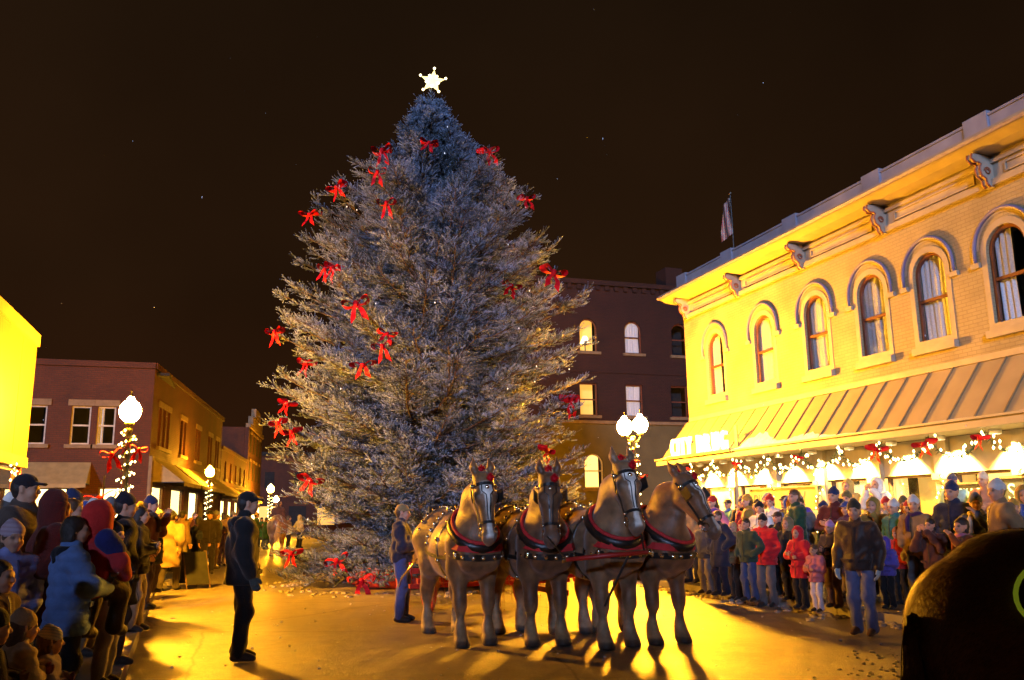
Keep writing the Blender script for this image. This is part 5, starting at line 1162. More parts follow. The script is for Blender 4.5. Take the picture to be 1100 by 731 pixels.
def head_prims(c, hs, hyaw):
    Rz = rotz(hyaw); f = lambda x, y, z: np.array(c)+Rz@(np.array([x, y, z])*hs)
    pr = [el(f(0, -.012, .03), np.array((.078, .098, .098))*hs), rc(f(0, .02, -.03), f(0, .048, -.075), .066*hs, .042*hs), el(f(0, .055, -.02), np.array((.055, .04, .06))*hs),
          rc(f(0, .09, .015), f(0, .112, -.022), .010*hs, .017*hs), rc(f(-.025, .083, .035), f(.025, .083, .035), .014*hs, .014*hs), rc(f(-.018, .088, -.058), f(.018, .088, -.058), .0095*hs, .0095*hs, None, 1),
          rc(f(.078, -.012, .02), f(.078, -.008, -.02), .016*hs, .012*hs), rc(f(-.078, -.012, .02), f(-.078, -.008, -.02), .016*hs, .012*hs), rc(f(.036, .066, -.03), f(.04, .05, -.045), .03*hs, .026*hs), rc(f(-.036, .066, -.03), f(-.04, .05, -.045), .03*hs, .026*hs),
          el(f(.033, .086, .012), np.array((.013,)*3)*hs, None, 2), el(f(-.033, .086, .012), np.array((.013,)*3)*hs, None, 2)]
    return pr, f
def person_meshes(pose, hem, hood, hs, hyaw, h, child, lean, bulk, gl, puff):
    key = (pose, hem, hood, hs, round(hyaw, 2), h, child, lean, bulk, gl, puff)
    if key in _pm: return _pm[key]
    (eR, wR), (eL, wL), (fR, fL) = POSES[pose]; out = {}
    sit = pose == 'sit'; hc = np.array([0, .02+lean, 1.625])
    hp_, f = head_prims(hc, hs, hyaw); neck = rc((0, -.01, 1.40), (0, .005+lean, 1.56), .062, .056)
    VV, FF, CC = [], [], []
    hpr = hp_+[neck]; V, Fq = solid(hpr, min(h, .012), .022); VV.append(V); FF.append(Fq); CC.append(prim_cols(hpr, V, SK, .006))
    arms = [rc((.19, 0, 1.39), eR, .062, .050), rc(eR, wR, .050, .036), rc((-.19, 0, 1.39), eL, .062, .050), rc(eL, wL, .050, .036)]
    if sit: legs = [((x, .02, .90), (x*1.3, .42, .88), (x*1.3, .40, .47)) for x in (.10, -.10)]
    else: legs = [((x, 0, .90), (x*1.1, .02+o*.55+.02, .50), (x*1.1, o-.02, .09)) for x, o in ((.095, fR), (-.095, fL))]
    core = [rc((0, 0, .96), (0, 0, 1.26), .155, .165, (1, .72, 1)), rc((-.155, -.005, 1.385), (.155, -.005, 1.385), .075, .075)]
    lg = []
    for a, b, c in legs: lg += [rc(a, b, .095, .066), rc(b, c, .066, .045)]
    bpr = core+arms+lg+[neck]; V, Fq = solid(bpr, max(h, .022), .04); VV.append(V); FF.append(Fq); CC.append(np.tile(SK[0], (len(V), 1)))
    hands = []
    if gl is not None:
        for (e, w_, s_) in ((eR, wR, 1), (eL, wL, -1)):
            d = np.array(w_)-np.array(e); n = np.array([-s_*1.0, .25, 0]) if pose in ('down', 'walk', 'phone') else np.array([-s_*.3, -.9, .3]); hands.append(hand_mesh(np.array(w_)+d/np.linalg.norm(d)*.02, d, n, s_ if pose in ('down', 'walk') else s_, gl))
        if not gl:
            for V, Fq in hands: VV.append(V); FF.append(Fq); CC.append(np.tile(SK[0], (len(V), 1)))
    o = 0; F2 = []
    for V, Fq in zip(VV, FF): F2.append(Fq+o); o += len(V)
    def mk(nm, V, Fq, C=None):
        ob = np_mesh(nm, V, Fq, M['skin'], None, True, C); me = ob.data; bpy.data.objects.remove(ob); return me
    out['body'] = mk('body', np.concatenate(VV), np.concatenate(F2), np.concatenate(CC))
    if gl: out['glove'] = [mk('glove', *q) for q in hands]
    # coat
    b = .032*bulk; cp = [rc((0, 0, 1.0), (0, .0, 1.27), .162+b, .168+b, (1, .76, 1)), rc((-.15, -.005, 1.375), (.15, -.005, 1.375), .083+b*.8, .083+b*.8), rc((0, -.01, 1.42), (0, .0+lean*.5, 1.49), .09+b*.6, .078+b*.3),
          rc((.195, 0, 1.375), eR, .070+b*.9, .060+b*.8), rc(eR, wR, .060+b*.8, .045+b*.55), rc((-.195, 0, 1.375), eL, .070+b*.9, .060+b*.8), rc(eL, wL, .060+b*.8, .045+b*.55)]
    if not sit: cp.append(rc((0, 0, 1.0), (0, .0, hem+.04), .165+b, .165+b+(.9-hem)*.12, (1.02, .80, 1)))
    else: cp.append(rc((0, .0, 1.0), (0, .05, .93), .17+b, .17+b, (1.05, .9, 1)))
    fo_ = folds(.012*bulk, 24, hem*9); nz = fo_ if not puff else (lambda X, Y, Z: .45*fo_(X, Y, Z)-.016*np.abs(np.sin((Z+.02*X)*math.pi/.105))+.008)
    V, Fq = solid(cp, h, .045, [], nz, None if sit else hem); out['coat'] = mk('coat', V, Fq)
    fr_ = V[np.abs(V[:, 0]) < .03]; zz = np.arange(hem+.03, 1.46, .05); zy = []
    for z_ in zz:
        c_ = fr_[np.abs(fr_[:, 2]-z_) < .035]; zy.append(c_[:, 1].max()+.002 if len(c_) else .15)
    zm = MB().ribbon([(0, y_, z_) for y_, z_ in zip(zy, zz)], [(0, 1, 0)]*len(zz), .022, .006).mesh('zip'); zm.materials.append(M['skin']); out['zip'] = zm
    out['pocket'] = []
    for s_ in (1, -1):
        c_ = V[(np.abs(V[:, 0]-s_*.13) < .03) & (np.abs(V[:, 2]-(hem+.26 if hem < .75 else hem+.13)) < .03)]
        if len(c_):
            yy = c_[:, 1].max(); pm = MB().obox((s_*.13, yy+.004, (hem+.26 if hem < .75 else hem+.13)), (.065, -s_*.03*s_*s_, 0), (0, .008, 0), (.012*s_, 0, .022)).mesh('pocket_flap'); pm.materials.append(M['skin']); out['pocket'].append(pm)
    if hood == 'up':
        hd2 = [rc(f(0, -.03, .04), f(0, -.035, -.06), .128*hs, .12*hs), rc(f(0, -.03, .1), f(0, -.06, .12), .085*hs, .06*hs), rc(f(0, -.02, -.08), (0, -.01, 1.45), .115*hs, .12)]
        V, Fq = solid(hd2, min(h, .016), .03, [rc(f(0, .14, .02), f(0, .2, -.01), .088*hs, .16*hs), el(f(0, .075, .0), np.array((.083, .10, .105))*hs)], folds(.004, 30, 2)); out['hood'] = mk('hood', V, Fq)
    elif hood == 'down':
        hd2 = [rc((-.08, -.09, 1.44), (.08, -.09, 1.44), .06, .06), rc((-.09, -.04, 1.46), (-.07, .06, 1.44), .035, .028), rc((.09, -.04, 1.46), (.07, .06, 1.44), .035, .028), rc((0, -.12, 1.42), (0, -.13, 1.36), .06, .03)]
        V, Fq = solid(hd2, h, .03, [], folds(.004, 30, 1)); out['hood'] = mk('hood', V, Fq)
    tp = [rc((-.07, 0, .93), (.07, 0, .93), .115, .115, (1, .85, 1))]
    for a, b2, c in legs: tp += [rc(a, b2, .108, .083), rc(b2, np.array(c)+[0, 0, -.0], .083, .078)]
    V, Fq = solid(tp, h, .03, [], folds(.009, 26, 4)); out['trousers'] = mk('trousers', V, Fq)
    out['boot'] = []
    for a, b2, c in legs:
        c = np.array(c); s2 = [rc(c+[0, 0, .07], c+[0, -.005, -.02], .058, .056), rc(c+[0, -.03, -.045], c+[np.sign(c[0])*.012, .155, -.058], .045, .042, (1, 1, .8)), rc(c+[0, .03, -.02], c+[np.sign(c[0])*.01, .12, -.045], .05, .042)]
        V, Fq = solid(s2, .012, .02, (), None, c[2]-.088); out['boot'].append(mk('boot', V, Fq))
    # head wear, built for this head
    def shell(prims, cuts=(), nz=None, k=.02): V, Fq = solid(prims, min(h, .013), k, cuts, nz); return V, Fq
    out['knit_hat'] = mk('knit_hat', *shell([el(f(0, -.012, .06), np.array((.090, .110, .095))*hs), rc(f(0, -.015, .10), f(0, -.03, .125), .065*hs, .05*hs)], [el(f(0, .06, -.10), np.array((.16, .16, .125))*hs), rc(f(0, -.1, -.06), f(0, -.1, -.1), .09*hs, .09*hs)], folds(.002, 60, 1)))
    out['cap'] = mk('cap', *shell([el(f(0, -.012, .055), np.array((.088, .107, .088))*hs), rc(f(-.04, .09, .055), f(.04, .09, .055), .012*hs, .012*hs), rc(f(-.035, .15, .043), f(.035, .15, .043), .011*hs, .011*hs), rc(f(0, .09, .057), f(0, .15, .047), .012*hs, .012*hs), el(f(0, .115, .05), np.array((.068, .06, .011))*hs)], [el(f(0, -.02, -.08), np.array((.16, .2, .115))*hs)], None, .012))
    out['hair'] = mk('hair', *shell([el(f(0, -.022, .045), np.array((.087, .105, .098))*hs), rc(f(0, -.05, .0), f(0, -.055, -.08), .08*hs, .07*hs), rc(f(.062, -.02, .01), f(.064, -.03, -.07), .03*hs, .028*hs), rc(f(-.062, -.02, .01), f(-.064, -.03, -.07), .03*hs, .028*hs)], [el(f(0, .105, -.02), np.array((.066, .085, .095))*hs)], folds(.004, 50, 3)))
    out['short_hair'] = mk('short_hair', *shell([el(f(0, -.02, .045), np.array((.084, .102, .094))*hs), rc(f(0, -.055, .0), f(0, -.055, -.03), .066*hs, .055*hs)], [el(f(0, .11, -.015), np.array((.085, .09, .09))*hs)], folds(.003, 50, 3)))
    out['headfn'] = f; _pm[key] = out; return out
PEOPLE_LABELS = set()
def person(label, loc, face, height=1.75, coat=(.03, .03, .035), trousers=(.03, .03, .04), hat=None, hat_c=(.03, .03, .03), hood=None, hair=None, hair_m='hair_brown', pose='pocket', hem=.82, hs=1.0, hyaw=0.0, h=.022, group=None, child=False, lean=0.0, bulk=1.0, boots=(.03, .022, .018), gloves=None, glove_c=(.05, .05, .06), cat='person', hood_c=None, glossy=.88, puff=False):
    assert label not in PEOPLE_LABELS, label
    PEOPLE_LABELS.add(label)
    gl = gloves if pose not in ('pocket',) else None
    ms = person_meshes(pose, hem, hood, hs, hyaw, h, child, lean, bulk, gl, puff)
    top = 1.625+.13*hs+(.03 if hat == 'knit_hat' else .02); sc = height/top
    o = empty('person', loc, math.atan2(-face[0], face[1]), sc); tag(o, label, cat, group)
    setmat(link('body', ms['body'], o), M['skin'])
    setmat(link('coat', ms['coat'], o), cloth(coat, glossy))
    setmat(link('zip', ms['zip'], o), cloth(tuple(c*.4+.01 for c in coat), .5))
    for pk in ms['pocket']: setmat(link('pocket_flap', pk, o), cloth(tuple(c*.75 for c in coat), glossy))
    if hood: setmat(link('hood', ms['hood'], o), cloth(hood_c or coat, glossy))
    setmat(link('trousers', ms['trousers'], o), cloth(trousers))
    for b in ms['boot']: setmat(link('boot', b, o), cloth(boots, .6))
    if gl:
        for g in ms['glove']: setmat(link('glove', g, o), cloth(glove_c))
    if hat in ('knit_hat', 'cap'): setmat(link(hat, ms[hat], o), cloth(hat_c) if not isinstance(hat_c, bpy.types.Material) else hat_c)
    if hood != 'up':
        if hair: setmat(link(hair, ms[hair], o), M[hair_m])
        elif hat: setmat(link('short_hair', ms['short_hair'], o), M[hair_m])
    return o
def ppos(px, Y, z=0.0): p = atY(px, 560, Y); return (float(p[0]), float(Y), z)
def phead(px, py, Y): return float(atY(px, py, Y)[2])
def striped(c1, c2, sc, name='knit_stripes'):
    m, nt, b = new_mat(name); b.inputs['Roughness'].default_value = .9; w_ = nt.nodes.new('ShaderNodeTexWave'); w_.bands_direction = 'Z'; w_.inputs['Scale'].default_value = sc; w_.inputs['Distortion'].default_value = .6
    tc = nt.nodes.new('ShaderNodeTexCoord'); cr = nt.nodes.new('ShaderNodeValToRGB'); cr.color_ramp.interpolation = 'CONSTANT'; cr.color_ramp.elements[0].color = c1+(1,); cr.color_ramp.elements[1].color = c2+(1,); cr.color_ramp.elements[1].position = .5
    nt.links.new(tc.outputs['Object'], w_.inputs[0]); nt.links.new(w_.outputs['Fac'], cr.inputs[0]); nt.links.new(cr.outputs[0], b.inputs['Base Color']); return m
BLK, NAVY, OLIVE, TAN, GREY, JEANS, BRN = (.012, .012, .014), (.015, .02, .05), (.07, .065, .03), (.24, .15, .07), (.10, .10, .11), (.045, .065, .16), (.06, .035, .02)
# --- single figures
q = gnd(255, 710); person('man in dark jacket and dark cap standing alone in the street', (q[0], q[1], 0), (1, .10), phead(265, 527, q[1]), BLK, (.010, .009, .010), 'cap', (.012, .010, .012), 'down', None, 'hair_dark', 'down', .78, 1.0, 0, .013, gloves=True, glove_c=(.05, .07, .07), bulk=1.25, lean=.02)
q = gnd(930, 682); person('man in brown-black leather jacket, dark beanie and pale gloves on the road', (q[0], q[1], 0), (-.75, -.45), phead(928, 538, q[1])+.02, (.045, .026, .022), (.13, .15, .30), 'knit_hat', (.05, .04, .025), None, None, 'hair_dark', 'down', .84, 1.0, R(10), .013, gloves=True, glove_c=(.42, .5, .55), bulk=1.2, boots=(.10, .045, .02), glossy=.45)
q = gnd(430, 668); person('handler in dark vest and blue jeans behind the leftmost horse', (q[0], q[1], 0), (.95, -.3), phead(437, 541, q[1]), (.035, .03, .05), (.07, .09, .24), 'cap', (.30, .20, .08), None, None, 'hair_brown', 'folded', .88, 1.0, 0, .016, gloves=False, bulk=1.1)
q = gnd(180, 635); person('person in long tan duster coat walking away on the left', (q[0], q[1], 0), (.35, 1), phead(185, 549, q[1]), (.24, .16, .07), (.05, .04, .03), 'knit_hat', BLK, None, None, 'hair_dark', 'walk', .52, 1.0, 0, .016, gloves=False, bulk=1.6)
q = gnd(222, 617); person('officer in dark uniform jacket standing beyond the tan coat', (q[0], q[1], 0), (.2, -1), phead(222, 548, q[1]), (.02, .015, .012), (.015, .012, .012), 'cap', (.012, .012, .014), None, None, 'hair_dark', 'down', .85, 1.0, 0, .02, gloves=False)
# --- left crowd, near figures
LG = 'onlookers on the left pavement'
person('adult in blue parka with black yoke holding a child in arms', ppos(80, 7.6, .13), (.95, .35), phead(80, 553, 7.6)-.13, (.12, .22, .48), BLK, None, BLK, 'down', 'hair', 'hair_dark', 'carry', .72, 1.0, R(-10), .014, LG, gloves=False, bulk=1.5, puff=True, hood_c=(.014, .014, .018))
# toddler in arms
def held_child():
    o = empty('person', ppos(104, 7.75, .13), math.atan2(-.55, .85)); tag(o, 'toddler in red hooded jacket with blue trim carried on an arm', 'person', LG)
    zh = phead(108, 558, 7.75)-.13
    hp_, f = head_prims((0, .02, zh), .92, R(20)); leg = [rc((.07, .02, zh-.50), (.11, .20, zh-.60), .06, .055), rc((.11, .20, zh-.60), (.11, .16, zh-.84), .05, .045), rc((-.07, .02, zh-.50), (-.12, .16, zh-.62), .06, .055), rc((-.12, .16, zh-.62), (-.12, .10, zh-.86), .05, .045)]
    arm = [rc((.14, 0, zh-.18), (.20, .05, zh-.34), .05, .045), rc((.20, .05, zh-.34), (.18, .15, zh-.44), .045, .035), rc((-.14, 0, zh-.18), (-.2, .08, zh-.3), .05, .045), rc((-.2, .08, zh-.3), (-.12, .2, zh-.36), .045, .035)]
    pr = hp_+[rc((0, 0, zh-.12), (0, 0, zh-.45), .09, .10)]+arm+leg; V, Fq = solid(pr, .013, .02); np_mesh('body', V, Fq, M['skin'], o, True, prim_cols(pr, V, SK, .006))
    cp = [rc((0, 0, zh-.2), (0, 0, zh-.48), .135, .145, (1, .85, 1)), rc((-.12, 0, zh-.17), (.12, 0, zh-.17), .07, .07)]+[rc(p[1], p[2], p[3]+.028, p[4]+.026) for p in arm]
    np_mesh('coat', *solid(cp, .014, .03, [], folds(.004, 30, 2)), cloth((.45, .03, .035)), o, True)
    hd2 = [rc(f(0, -.03, .04), f(0, -.035, -.06), .128*.95, .12*.95), rc(f(0, -.02, -.08), (0, -.01, zh-.17), .11, .11)]; np_mesh('hood', *solid(hd2, .013, .03, [rc(f(0, .14, .02), f(0, .2, -.01), .082, .15), el(f(0, .075, 0), (.076, .09, .096))], folds(.003, 30, 2)), cloth((.55, .025, .02)), o, True)
    for s_ in (1, -1): np_mesh('shoulder_patch', *solid([rc((s_*.13, -.03, zh-.16), (s_*.17, .03, zh-.24), .088, .082)], .013, .01), cloth((.02, .025, .14)), o, True)
    np_mesh('trousers', *solid([rc((0, 0, zh-.47), (0, .02, zh-.5), .13, .12)]+[rc(p[1], p[2], p[3]+.022, p[4]+.022) for p in leg], .014, .03, [], folds(.004, 30, 1)), cloth((.07, .045, .03)), o, True)
    for p in (leg[1], leg[3]): np_mesh('boot', *solid([rc(p[2], p[2]+np.array([0, .09, -.04]), .055, .045), rc(p[2]+[0, 0, .05], p[2], .055, .055)], .012, .02), cloth((.05, .03, .03), .6), o, True)
    for p in (arm[1], arm[3]): np_mesh('mitten', *solid([rc(p[2], p[2]+np.array([0, .06, -.02]), .042, .036), rc(p[2]+[.02, .02, .01], p[2]+[.045, .05, .01], .018, .014)], .011, .02), cloth((.03, .03, .22)), o, True)
held_child()
person('adult in long dark red hooded coat behind the blue parka', ppos(58, 8.4, .13), (1, .25), phead(60, 529, 8.4)-.13, (.10, .017, .014), BLK, None, BLK, 'up', None, 'hair_dark', 'pocket', .55, 1.0, 0, .014, LG, bulk=1.7)
person('girl in lavender jacket and patterned knit hat at the left edge', ppos(14, 7.9, .13), (.75, -.8), phead(12, 559, 7.9)-.13, (.22, .25, .5), (.12, .12, .3), 'knit_hat', striped((.55, .5, .55), (.16, .03, .08), 26), 'down', 'hair', 'hair_brown', 'pocket', .80, 1.15, R(-10), .014, LG, bulk=1.2, puff=True)
person('adult in dark cap and grey-brown coat at the upper left edge', ppos(22, 9.3, .13), (1, -.1), phead(30, 508, 9.3)-.13, (.07, .05, .04), BLK, 'cap', (.02, .016, .02), None, None, 'hair_dark', 'pocket', .7, 1.0, 0, .016, LG, bulk=1.3)
person('adult in black beanie and black coat, profile, right of the red-hooded toddler', ppos(132, 10.2, .13), (1, .15), phead(130, 529, 10.2)-.13, BLK, BRN, 'knit_hat', (.012, .012, .02), None, None, 'hair_dark', 'pocket', .6, 1.0, 0, .015, LG, bulk=1.4)
person('person in dark coat with pale trousers near the left kerb', ppos(150, 13.0, .13), (1, -.1), phead(158, 543, 13.0)-.13, (.02, .017, .016), (.34, .28, .2), None, BLK, None, 'hair', 'hair_dark', 'folded', .80, 1.0, 0, .018, LG, gloves=False)
person('person in grey snow trousers standing left of the lone man on the kerb', ppos(122, 9.0, .13), (.9, -.35), phead(118, 560, 9.0)-.13, (.025, .02, .02), (.28, .25, .27), 'knit_hat', (.02, .02, .02), None, None, 'hair_dark', 'pocket', .85, 1.0, 0, .016, LG)
# seated and small children, bottom left
person('small child in striped pink, white and blue knit hat at the bottom left', ppos(64, 5.9, .13), (.9, .1), phead(62, 672, 5.9)-.13, (.26, .2, .34), (.15, .1, .2), 'knit_hat', striped((.68, .62, .66), (.14, .25, .5), 18), None, 'hair', 'hair_brown', 'folded', .80, 1.3, R(15), .016, LG, gloves=True, glove_c=(.10, .03, .2), bulk=1.4)
person('small child in cream jacket and tan hat left of the striped hat', ppos(34, 5.7, .13), (.8, .45), phead(26, 655, 5.7)-.13, (.55, .42, .25), (.3, .2, .15), 'knit_hat', (.42, .30, .16), None, 'hair', 'hair_brown', 'folded', .80, 1.3, 0, .016, LG, gloves=True, glove_c=(.2, .05, .1), bulk=1.3, puff=True)
person('crouched adult in black cap in the lower left corner', ppos(2, 5.2, .13), (.8, .35), phead(4, 652, 5.2)-.13, (.04, .025, .015), BRN, 'knit_hat', (.012, .012, .014), None, None, 'hair_dark', 'folded', .85, 1.25, 0, .016, LG, gloves=False)
person('toddler in dark brown coat beside the lower left corner', ppos(4, 6.6, .13), (.8, -.3), phead(8, 600, 6.6)-.13, (.07, .03, .02), BRN, None, BLK, None, 'hair', 'hair_dark', 'pocket', .82, 1.25, 0, .018, LG)
# rest of the left crowd, rows behind
coats = [('black', BLK), ('navy', NAVY), ('dark olive', OLIVE), ('charcoal', (.035, .035, .04)), ('dark brown', BRN), ('maroon', (.07, .012, .014)), ('slate blue', (.05, .07, .12)), ('tan', TAN), ('rust', (.16, .05, .015)), ('plum', (.06, .02, .07)), ('forest green', (.015, .05, .025)), ('grey', GREY), ('mustard', (.28, .17, .03)), ('cream', (.5, .42, .3)), ('teal', (.03, .14, .15)), ('crimson', (.36, .015, .02)), ('white', (.62, .6, .58)), ('pink', (.48, .16, .24)), ('purple', (.10, .05, .30)), ('royal blue', (.04, .09, .36))]
hats = [('a black beanie', 'knit_hat', BLK), ('a red beanie', 'knit_hat', (.38, .02, .02)), ('a grey beanie', 'knit_hat', (.14, .14, .15)), ('a white knit hat', 'knit_hat', (.6, .58, .55)), ('a dark cap', 'cap', (.02, .02, .03)), ('a blue cap', 'cap', (.03, .06, .25)), ('bare brown hair', None, None), ('bare short hair', None, None), ('the hood up', 'hood', None), ('a mustard beanie', 'knit_hat', (.4, .24, .04)), ('a navy beanie', 'knit_hat', (.02, .03, .09)), ('an olive knit hat', 'knit_hat', (.12, .10, .04))]
used = set()
_sc = MB(); _sc.tube([(.105*math.cos(a), .01+.10*math.sin(a), 1.475+.012*math.sin(3*a)) for a in np.linspace(0, 6.28, 19)[:-1]], .036, 6, closed=True); _sc.tube([(.05, .10, 1.47), (.06, .16, 1.38), (.055, .175, 1.2)], [.035, .04, .035], 6); SCARF = _sc.mesh('scarf', True); SCARF.materials.append(M['skin'])
def crowd(n_try, place, side, where, rows, ncoat, seed, hmin=1.58, hmax=1.86, hvox=.026, grp=None, dark=True):
    r2 = random.Random(seed); k = 0
    for (x, y, z, face, rowname) in place:
        while True:
            c = r2.choice(coats[:ncoat]) if r2.random() < .75 or not dark else r2.choice(coats[:6]); ht = r2.choice(hats)
            lab = f'onlooker in {c[0]} coat with {ht[0]}, {rowname}'
            if lab not in used: break
        used.add(lab); ch = r2.random() < .12
        hgt = r2.uniform(hmin, hmax) if not ch else r2.uniform(1.1, 1.35)
        if ch: lab = lab.replace('onlooker', 'child', 1)
        a = math.atan2(face[1], face[0])+r2.gauss(0, .35)
        po_ = person(lab, (x, y, z), (math.cos(a), math.sin(a)), hgt, c[1], r2.choice([BLK, JEANS, BRN, GREY, (.02, .02, .03), (.2, .16, .1)]), ht[1] if ht[1] in ('knit_hat', 'cap') else None, ht[2] or BLK, 'up' if ht[1] == 'hood' else r2.choice(['down', None]), None if ht[1] == 'hood' else ('hair' if 'brown' in ht[0] or r2.random() < .4 else 'short_hair'), r2.choice(['hair_brown', 'hair_dark', 'hair_dark']), r2.choice(['pocket', 'pocket', 'folded', 'phone']), r2.choice([.82, .82, .6]), 1.25 if ch else 1.0, r2.choice([0, R(25)]), hvox, grp, gloves=False, puff=(r2.random() < .4))
        if r2.random() < .45:
            s2 = link('scarf', SCARF, po_); setmat(s2, cloth(r2.choice(coats)[1]))
pl_ = []
r3 = random.Random(5)
for (px, Y) in ((75, 11.2), (100, 11.0), (42, 11.5), (10, 12.0), (62, 13.4), (90, 14.0), (117, 13.2), (140, 15.2), (160, 16.0), (28, 14.6), (105, 16.8), (132, 18.5), (150, 18.2), (168, 19.5), (50, 16.0), (75, 9.6)):
    x, y, z = ppos(px, Y, .13); pl_.append((x, y, z, (1, -.1), ['near the big left lamp' if Y > 15 else ('middle of the left crowd' if Y > 12.5 else 'close behind the blue parka')][0]))
crowd(0, pl_, 'left', '', 0, 11, 21, grp=LG)
# strollers farther down the street
pl_ = []
for (px, Y) in ((196, 26), (205, 31), (213, 27.5), (232, 30), (240, 33), (250, 36), (265, 40), (275, 43), (186, 29), (172, 25), (258, 31), (281, 50), (286, 46), (268, 52), (244, 45), (225, 38), (209, 36), (190, 34), (310, 44), (322, 47)):
    x, y, z = ppos(px, Y, .0); pl_.append((x, y, z, (r3.choice((1, .3)), r3.uniform(-1, 1)), 'near the side awnings' if Y < 34 else 'far down the lit street'))
crowd(0, pl_, 'far', '', 0, 17, 33, hvox=.03, grp='strollers down the street', dark=False)
q = gnd(238, 608); person('child in lavender snowsuit beside the officer', (q[0], q[1], 0), (.2, -1), 1.3, (.42, .30, .6), (.42, .30, .6), 'knit_hat', (.4, .36, .5), None, None, 'hair_brown', 'down', .8, 1.2, 0, .026, gloves=False)
# --- right crowd, front row from the photograph
RG = 'onlookers on the right pavement'
def fr(label, px, feet, head, **k):
    q = gnd(px, feet, .0); z = .132 if q[0] > RK else .0
    if z: q = gnd(px, feet, .132)
    person(label, (q[0], q[1], z), k.pop('face', (-1, -.25)), max(.9, phead(px, head, q[1])-z), group=RG, h=k.pop('h', .018), gloves=k.pop('gloves', False), **k)
fr('adult in dark navy coat just right of the rightmost horse', 776, 640, 548, coat=(.02, .022, .04), trousers=(.015, .015, .03), hair='short_hair', pose='pocket', hem=.6)
fr('person in khaki jacket with light hair, right of the navy coat', 792, 645, 560, coat=(.16, .13, .06), trousers=(.03, .02, .015), hair='hair', hair_m='hair_blond', pose='folded')
fr('person in dark green jacket and jeans left of the bright red jacket', 807, 646, 556, coat=(.03, .05, .03), trousers=JEANS, hair='short_hair', hair_m='hair_dark', pose='pocket')
fr('adult in bright red jacket with black beanie and grey trousers', 826, 652, 552, coat=(.55, .015, .02), trousers=(.13, .11, .11), hat='knit_hat', hat_c=BLK, pose='pocket', hem=.80, bulk=1.5, face=(-1, -.5), puff=True)
fr('person in black coat with khaki hood up behind the red coat woman', 852, 645, 556, coat=(.015, .014, .014), trousers=BLK, hood='up', hood_c=(.2, .15, .07), pose='pocket', hem=.6)
fr('woman in long red coat and black trousers beside the pink snowsuit child', 863, 654, 566, coat=(.52, .015, .025), trousers=BLK, hood='up', pose='folded', hem=.66)
fr('small child in pink patterned jacket and white snow trousers', 880, 657, 584, coat=(.50, .16, .2), trousers=(.66, .60, .66), hair='hair', hair_m='hair_brown', pose='folded', hs=1.25, hem=.78, bulk=1.3)
fr('person in dark jacket and mauve trousers left of the leather jacket man', 899, 653, 559, coat=(.05, .035, .03), trousers=(.12, .08, .10), hat='knit_hat', hat_c=(.45, .25, .5), pose='folded')
fr('child in purple hooded jacket right of the leather jacket man', 957, 654, 577, coat=(.09, .07, .34), trousers=BLK, hood='up', hood_c=(.10, .06, .36), pose='folded', hs=1.12, bulk=1.4, puff=True)
fr('person in red jacket behind the purple hooded child', 971, 650, 566, coat=(.42, .02, .02), trousers=BLK, hat='knit_hat', hat_c=(.35, .12, .03), pose='pocket')
fr('person in lavender-grey jacket and white hood behind the dark horse', 990, 652, 560, coat=(.34, .28, .36), trousers=GREY, hood='up', hood_c=(.66, .62, .64), pose='pocket')
fr('person in dark jacket with blue ball cap behind the dark horse', 982, 640, 545, coat=BLK, trousers=BLK, hat='cap', hat_c=(.05, .05, .3), pose='pocket')
fr('adult in black coat seen between the two red coats', 842, 640, 549, coat=BLK, trousers=BLK, hat='cap', hat_c=BRN, pose='pocket', hem=.6)
fr('person at the left end of the right crowd half hidden by a horse', 760, 638, 556, coat=(.05, .05, .06), trousers=(.16, .15, .15), hat='knit_hat', hat_c=(.4, .3, .15), pose='pocket')
fr('person in striped red scarf and dark coat over the dark horse back', 1010, 660, 556, coat=(.10, .035, .025), trousers=BLK, hair='hair', hair_m='hair_dark', pose='camera')
# raised people on the stoop
for (lab, px, py, Y, c, hat, hc, hood, pose) in (('person in white hooded parka raised on the store stoop', 966, 508, 14.9, (.66, .62, .58), None, BLK, 'up', 'camera'), ('person in yellow-tan coat raised at the left end of the stoop', 935, 512, 15.8, (.4, .28, .08), None, BLK, 'up', 'pocket'), ('person in pale teal jacket and dark knit cap raised by the chalkboard', 1058, 517, 12.9, (.28, .52, .5), 'knit_hat', (.06, .06, .12), None, 'pocket'), ('person in cream fur hat and red scarf at the right picture edge', 1090, 520, 12.2, (.4, .2, .12), 'knit_hat', (.6, .5, .4), None, 'folded')):
    x, y, z = ppos(px, Y, .50); person(lab, (12.75, y, .50), (-1, -.25), 1.72, c, BLK, hat, hc, hood, None, 'hair_brown', pose, .7, 1.0, 0, .018, RG, gloves=False)
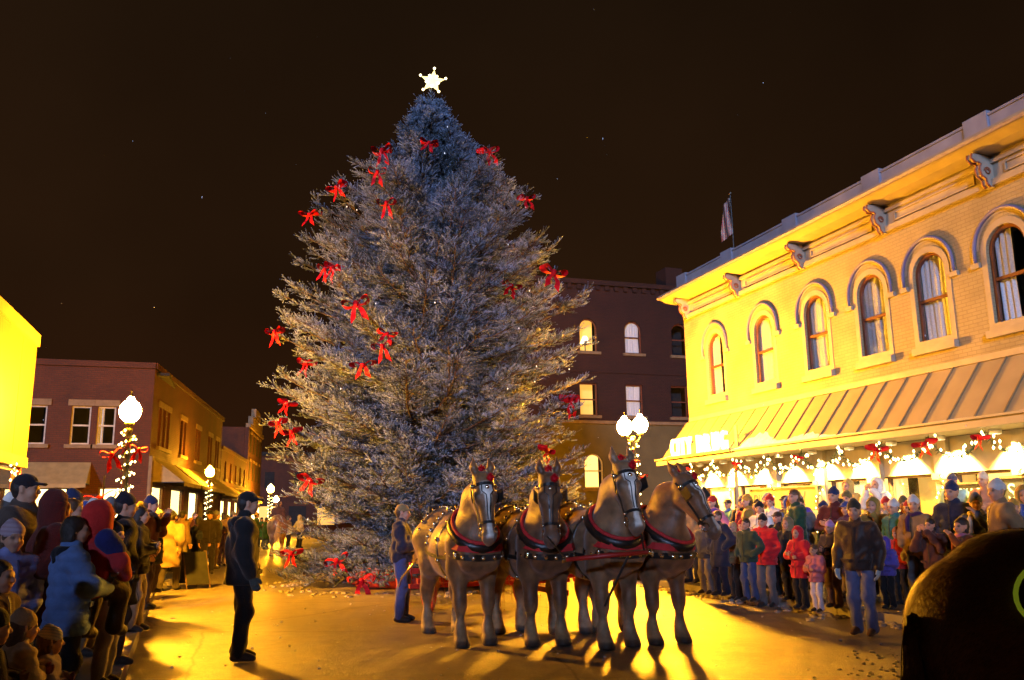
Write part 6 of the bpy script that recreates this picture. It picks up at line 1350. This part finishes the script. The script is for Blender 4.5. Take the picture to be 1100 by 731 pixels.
# rows behind the front row on the right
pl_ = []
rown = ['second row of the right crowd', 'third row of the right crowd', 'right crowd under the canopy']
for row, (X, y0, y1, n) in enumerate(((9.95, 9.2, 18.6, 14), (10.75, 9.6, 20.5, 15), (11.6, 10.0, 22.5, 16))):
    for i in range(n):
        y = y0+(y1-y0)*(i+.5)/n+r3.gauss(0, .12); pl_.append((X+r3.gauss(0, .14), y, .132, (-1, -.2), rown[row]))
pl_ += [(r3.uniform(9.3, 9.7), y, .132, (-1, -.2), 'kerb right of purple child') for y in (8.0, 8.8, 9.5)]+[(9.3+.15*r3.random(), y, .132, (-1, -.2), 'kerb behind rightmost horse') for y in (16.6, 17.4, 18.3, 19.2)]
crowd(0, pl_, 'right', '', 0, 20, 55, grp=RG, dark=False)
# rider on the far horse
person('rider in dark jacket on the distant brown horse', (fh[0], fh[1], .62), (.05, 1), 1.65, (.05, .02, .015), BLK, 'knit_hat', (.05, .02, .015), None, None, 'hair_dark', 'sit', .85, 1.0, 0, .026, gloves=False)
# sandwich board on the left pavement edge
sbp = gnd(206, 632); sbd = tag(empty('sandwich_board', (sbp[0], sbp[1], 0), R(25)), 'dark folding sandwich board beside the tan duster coat', 'sign')
for s_ in (1, -1):
    MB().obox((0, s_*.2, .46), (.26, 0, 0), (0, .012, 0), (0, -s_*.15, .36)).build('panel', M['chalk'], sbd)
    for x in (-.34, .34): MB().tube([(x*.8, s_*.38, 0), (x*.8, s_*.04, .84)], .018, 6).build('leg', M['wood'], sbd)
# falling snow caught in the light
m_ = MB(); r4 = random.Random(3)
for k in range(60):
    Y = r4.uniform(5, 26); px, py = r4.uniform(0, 1100), r4.uniform(0, 520); p = atY(px, py, Y)
    if p[0] > 12.3 or p[0] < -3.7 or p[2] < .3 or math.hypot(p[0]-TX, p[1]-TY) < 4.3: continue
    r0 = r4.uniform(.003, .007); m_.add([(p[0]+r0*x, p[1]+r0*y, p[2]+r0*q) for x, y, q in ((1, 0, 0), (-1, 0, 0), (0, 1, 0), (0, -1, 0), (0, 0, 1.6), (0, 0, -1.6))], [(0, 2, 4), (2, 1, 4), (1, 3, 4), (3, 0, 4), (2, 0, 5), (1, 2, 5), (3, 1, 5), (0, 3, 5)])
tag(m_.build('snowflakes', M['snow']), 'sparse snowflakes drifting in the night air', 'snow', kind='stuff')
